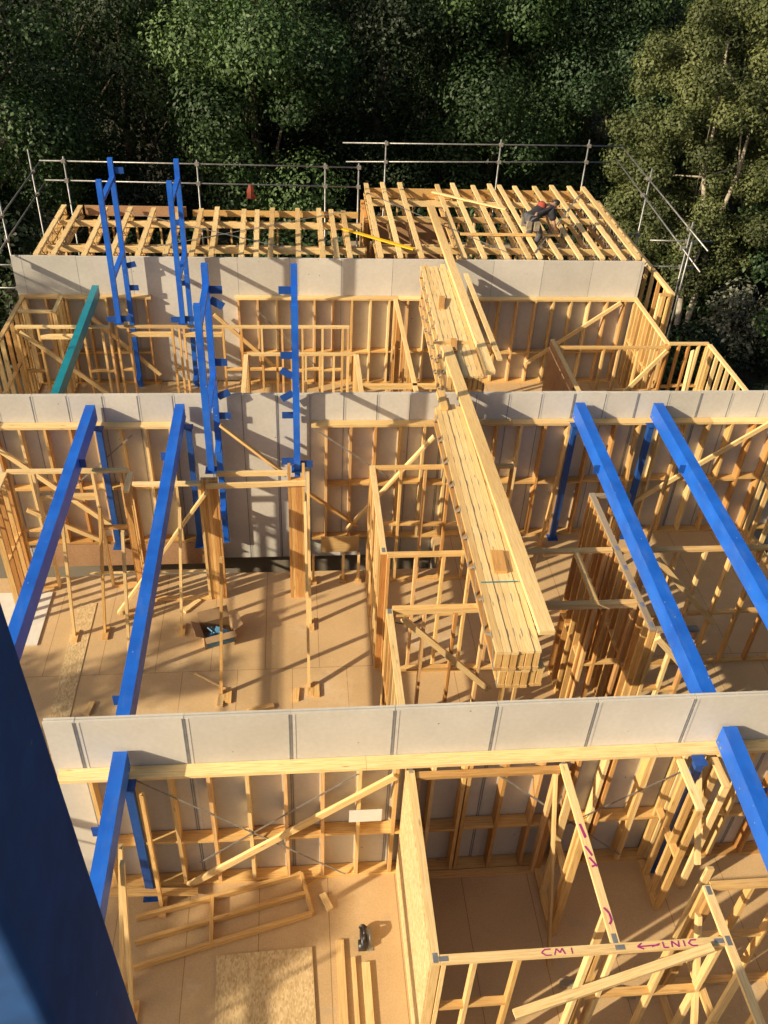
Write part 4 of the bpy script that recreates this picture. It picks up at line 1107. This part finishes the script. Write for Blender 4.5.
def blob(name, c, r, mat, parent, sc=(1, 1, 1), n=10):
    m = MB()
    c = Vector(c)
    rows = []
    for i in range(n + 1):
        th = math.pi * i / n
        rows.append([c + Vector((r * sc[0] * math.sin(th) * math.cos(2 * math.pi * k / (2 * n)), r * sc[1] * math.sin(th) * math.sin(2 * math.pi * k / (2 * n)), r * sc[2] * math.cos(th))) for k in range(2 * n)])
    base = len(m.v)
    for rr in rows:
        m.v.extend(rr)
    for i in range(n):
        for k in range(2 * n):
            a, b = base + i * 2 * n + k, base + i * 2 * n + (k + 1) % (2 * n)
            m.face((a, b, b + 2 * n, a + 2 * n), [(0, 0)] * 4)
    return m.build(name, mat, parent, True)
J['va'] = P3(0.14, 0.08, 0.985); J['vb'] = P3(0.36, 0.20, 1.05); rad['va'] = .12; rad['vb'] = .155
sub_skin('red_shirt_back', ['va', 'vb'], 0.015, M['red'], [('va', 'vb')], 0)
blob('hair', P3(0.68, 0.385, 1.03), 0.10, M['dark'], wk, (1.0, 0.9, 0.75))
for (x, y) in ((-0.16, 0.08), (-0.08, -0.18), (0.1, -0.24)):
    m = MB()
    m.box(P3(x - 0.06, y - 0.05, 0.55), P3(x + 0.06, y + 0.05, 0.76))
    m.build('tool_pouch', M['tan'], wk)
for s, (a, t) in (('l', ('al', 'tl')), ('r', ('ar', 'tr'))):
    m = MB(); A_, T_ = Vector(J[a]), Vector(J[t])
    m.bar(A_ + (A_ - T_) * 0.25 - Vector((0, 0, 0.0)), T_ + (T_ - A_) * 0.2, 0.10, 0.085); m.tube(A_, A_ + Vector((0, 0, 0.1)), 0.055, 0.058, 10)
    m.build('boot', M['tan'], wk)
# face features on the lowered head
hd = Vector(J['hd1'])
blob('nose', hd + Vector((0.075, 0.03, -0.03)), 0.018, M['skin'], wk, n=6)
for s in (-1, 1):
    blob('ear', hd + Vector((-0.03, 0.085 * s, 0.0)), 0.022, M['skin'], wk, (1, .5, 1.3), 6)
    blob('eye', hd + Vector((0.075, 0.03 + 0.03 * s, 0.0)), 0.010, M['dark'], wk, n=6)

# ------------------------------------------------------------------ trees and bushes
def leaves(name, centers, radii, per, size, mat, parent, up=0.35, seed=0, flat=0.8, aspect=0.55, jit=0.42):
    g = np.random.default_rng(seed)
    cs, ns, sz = [], [], []
    for c, r in zip(centers, radii):
        n = int(per * (r ** 2))
        d = g.normal(size=(n, 3)); d /= np.linalg.norm(d, axis=1)[:, None]
        rr = r * (0.45 + 0.62 * g.random(n) ** 0.6)
        # lumpy edge made of twigs
        p = d * rr[:, None] * np.array([1, 1, flat])
        p += g.normal(scale=0.10 * r, size=(n, 3))
        cs.append(p + np.array(c)); 
        nn = d * 1.0 + g.normal(scale=jit, size=(n, 3)) + np.array([0, 0, up]); ns.append(nn / np.linalg.norm(nn, axis=1)[:, None])
        sz.append(size * (0.6 + 0.8 * g.random(n)))
    c = np.concatenate(cs); nrm = np.concatenate(ns); s = np.concatenate(sz)
    n = len(c)
    a = np.cross(nrm, g.normal(size=(n, 3))); a /= np.linalg.norm(a, axis=1)[:, None]
    b = np.cross(nrm, a)
    L_, W_ = s[:, None], (s * aspect)[:, None]
    org = np.array(parent_origin(parent))
    v = np.empty((n, 4, 3))
    v[:, 0] = c - a * L_ / 2; v[:, 1] = c + b * W_ / 2 + nrm * W_ * 0.12; v[:, 2] = c + a * L_ / 2; v[:, 3] = c - b * W_ / 2 + nrm * W_ * 0.12
    v = (v - org).reshape(-1, 3)
    me = bpy.data.meshes.new(name)
    me.vertices.add(n * 4); me.vertices.foreach_set('co', v.ravel().astype(np.float32))
    me.loops.add(n * 4); me.loops.foreach_set('vertex_index', np.arange(n * 4, dtype=np.int32))
    me.polygons.add(n)
    me.polygons.foreach_set('loop_start', np.arange(0, n * 4, 4, dtype=np.int32))
    me.polygons.foreach_set('loop_total', np.full(n, 4, dtype=np.int32))
    at = me.attributes.new('leaf_tint', 'FLOAT', 'FACE')
    clump = np.concatenate([np.full(int(per * (r ** 2)), g.random()) for r in radii])
    t = np.clip(0.7 * clump ** 1.5 + 0.3 * g.random(n) ** 1.5, 0, 1)
    at.data.foreach_set('value', t.astype(np.float32))
    me.materials.append(mat)
    me.update(calc_edges=True)
    o = bpy.data.objects.new(name, me); col.objects.link(o)
    o.parent = parent
    return o

def tree(label, base, cc, rad3, ncl, rcl, per, size, leafm, barkm='bark', seed=1, group='trees behind the building', trunk_r=0.28, name='tree', forks=1, cat='tree'):
    g = random.Random(seed)
    base = Vector(base); cc = Vector(cc)
    root = thing(name, label, cat, base, group)
    cen, rr = [], []
    for _ in range(ncl):
        while True:
            d = Vector((g.gauss(0, 1), g.gauss(0, 1), g.gauss(0, 1))).normalized()
            f = g.uniform(0.35, 1.0) ** 0.5
            p = Vector((cc.x + d.x * rad3[0] * f, cc.y + d.y * rad3[1] * f, cc.z + d.z * rad3[2] * f))
            if p.z > base.z + 0.4:
                break
        cen.append(tuple(p)); rr.append(rcl * g.uniform(0.6, 1.35))
    leaves('crown', cen, rr, per, size, M[leafm], root, seed=seed)
    m = MB()
    top = cc + Vector((0, 0, rad3[2] * 0.5))
    for f in range(forks):
        off = Vector((g.uniform(-.9, .9), g.uniform(-.5, .5), 0)) * (0 if forks == 1 else 1)
        pts = [base + off * 0.15]
        for k in range(1, 6):
            t = k / 5
            pts.append(base.lerp(top, t) + off * t * 1.6 + Vector((g.uniform(-.25, .25), g.uniform(-.25, .25), 0)))
        m.path(pts, [trunk_r * (1 - 0.8 * k / 5) for k in range(6)], 9)
        for k in range(9 if barkm == 'bark' else 5):
            s = pts[g.randint(2, 5)]
            e = Vector(cen[g.randrange(len(cen))])
            md = s.lerp(e, 0.5) + Vector((0, 0, 0.3))
            m.path([s, md, e], [trunk_r * 0.3, trunk_r * 0.18, trunk_r * 0.05], 6)
    m.build('trunk', M[barkm], root, True)
    return root
GZ = -7.6
tree('leafy green tree at the top left corner with sunlit sprays', (-7.5, 24.5, GZ), (-7.2, 24.5, 0.2), (3.6, 3.0, 5.5), 46, 1.25, 1000, 0.135, 'leaf_sunny', seed=3)
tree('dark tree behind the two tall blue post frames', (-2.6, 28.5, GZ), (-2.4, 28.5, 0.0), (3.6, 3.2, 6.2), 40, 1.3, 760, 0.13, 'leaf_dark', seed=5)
tree('tree with hanging sunlit sprays left of centre', (2.2, 26.5, GZ), (2.0, 26.5, 0.8), (3.0, 2.6, 5.6), 36, 1.15, 950, 0.135, 'leaf_sunny', seed=8)
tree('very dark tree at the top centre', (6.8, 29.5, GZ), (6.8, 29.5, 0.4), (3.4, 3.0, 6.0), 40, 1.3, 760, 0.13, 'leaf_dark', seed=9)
tree('glossy green tree right of centre', (11.2, 29.0, GZ), (11.0, 29.0, 1.0), (3.0, 2.8, 5.4), 40, 1.2, 900, 0.135, 'leaf_sunny', seed=12)
tree('bluish green tree beside the olive tree', (15.2, 30.0, GZ), (15.0, 30.0, 1.4), (3.0, 2.8, 5.0), 40, 1.15, 950, 0.13, 'leaf_blue', seed=15)
tree('olive green tree with a pale forked trunk at the top right', (17.9, 23.4, GZ), (19.0, 25.6, -0.6), (4.3, 2.8, 6.8), 230, 0.60, 1900, 0.12, 'leaf_olive', 'bark_pale', seed=18, forks=2, trunk_r=0.13)
tree('olive green tree at the right edge behind the pale trunked one', (24.5, 28.5, GZ), (24.4, 28.5, -0.5), (4.2, 3.2, 6.8), 170, 0.68, 1500, 0.13, 'leaf_olive', 'bark_pale', seed=21, forks=2, trunk_r=0.10)
# second row closes the wood
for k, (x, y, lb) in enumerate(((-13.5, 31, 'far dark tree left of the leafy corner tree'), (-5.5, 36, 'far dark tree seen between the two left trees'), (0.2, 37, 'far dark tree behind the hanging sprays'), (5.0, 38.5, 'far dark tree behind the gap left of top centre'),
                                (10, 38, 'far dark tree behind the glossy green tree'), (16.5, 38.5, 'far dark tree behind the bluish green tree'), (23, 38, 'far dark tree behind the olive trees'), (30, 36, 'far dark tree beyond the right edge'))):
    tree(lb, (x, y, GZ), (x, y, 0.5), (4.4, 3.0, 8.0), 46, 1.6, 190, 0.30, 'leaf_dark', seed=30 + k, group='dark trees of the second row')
# understorey bushes
bush = [(-6.5, 21.5, -4.6, 2.6, 'leaf_dark', 'dark bush below the leafy corner tree'), (-1.5, 23.0, -4.8, 2.6, 'leaf_dark', 'dark bush behind the short left hand joists'), (3.5, 23.5, -4.8, 2.6, 'leaf_dark', 'dark bush behind the hanging vest'),
        (8.5, 25.0, -4.8, 2.8, 'leaf_dark', 'dark bush behind the worker'), (13.5, 25.0, -5.0, 2.6, 'leaf_dark', 'dark bush behind the right roof corner'),
        (15.0, 17.2, -5.6, 1.5, 'leaf_sunny', 'small green bush beside the right scaffold foot'), (18.9, 15.8, -6.3, 1.5, 'leaf_grey', 'grey leaved shrub in the dark gap at the right'),
        (19.6, 18.0, -3.6, 1.5, 'leaf_sunny', 'green bush hanging at the right edge'), (17.0, 12.5, -6.6, 1.2, 'leaf_green', 'low green bush near the right end of the middle party wall'), (15.3, 15.0, -6.8, 1.2, 'leaf_dark', 'low dark bush by the right outer frames')]
bush += [(19.9, 23.0, -6.2, 1.4, 'leaf_grey', 'second grey leaved shrub deeper in the dark gap'), (18.6, 25.5, -6.0, 1.8, 'leaf_sunny', 'green bush at the foot of the olive tree'), (20.6, 24.3, -3.4, 1.5, 'leaf_blue', 'bluish bush below the olive tree at the right edge'),
         (19.2, 17.2, -6.5, 1.2, 'leaf_sunny', 'low green bush at the right edge below the grey shrub'), (16.6, 20.0, -6.4, 1.5, 'leaf_dark', 'dark bush between the scaffold foot and the grey shrubs'), (15.2, 10.5, -6.8, 1.0, 'leaf_dark', 'lowest dark bush beside the stepped outer frame'), (22.5, 22.0, -6.0, 1.8, 'leaf_dark', 'dark bush beyond the right edge of the gap')]
for k, (x, y, z, r, lm, lb) in enumerate(bush):
    tree(lb, (x, y, GZ), (x, y, z), (r, r, r * 0.8), 16, r * 0.42, 420, 0.19, lm, seed=60 + k, group='bushes below the trees', trunk_r=0.06, name='bush', cat='bush')
tree('second unseen tree added off the left side, nearer the viewer', (-11.8, -9.3, GZ), (-11.8, -8.2, 2.4), (1.2, 2.5, 3.1), 46, 0.48, 1300, 0.16, 'leaf_green', seed=84, group='unseen trees added beside the building')  # added out of view for its dappled shade on the near floor
# unseen trees added left of view to dapple floor and far bay
tree('tall unseen tree added off the left side of the building', (-11.8, -5.6, GZ), (-11.8, -3.2, 1.2), (1.2, 3.2, 3.6), 50, 0.48, 1300, 0.16, 'leaf_green', seed=80, group='unseen trees added beside the building')
tree('unseen tree added off the left end of the far bay', (-15.2, 6.8, GZ), (-15.2, 6.8, 2.4), (1.8, 2.9, 3.9), 26, 0.9, 700, 0.22, 'leaf_green', seed=82, group='unseen trees added beside the building')

# ground cover between the trees
g = np.random.default_rng(99)
gc, gr = [], []
for _ in range(420):
    x, y = g.uniform(11.5, 34), g.uniform(8, 36)
    if x < 13.4 and y < 20.5:
        continue
    gc.append((x, y, -7.5 + g.uniform(0, 0.35))); gr.append(g.uniform(0.35, 0.75))
for _ in range(160):
    gc.append((g.uniform(-16, 13), g.uniform(20.5, 34), -7.4 + g.uniform(0, 0.3))); gr.append(g.uniform(0.4, 0.8))
gcv = leaves('ground_cover', gc, gr, 260, 0.15, M['leaf_dark'], None, seed=99)
gcv['kind'] = 'stuff'
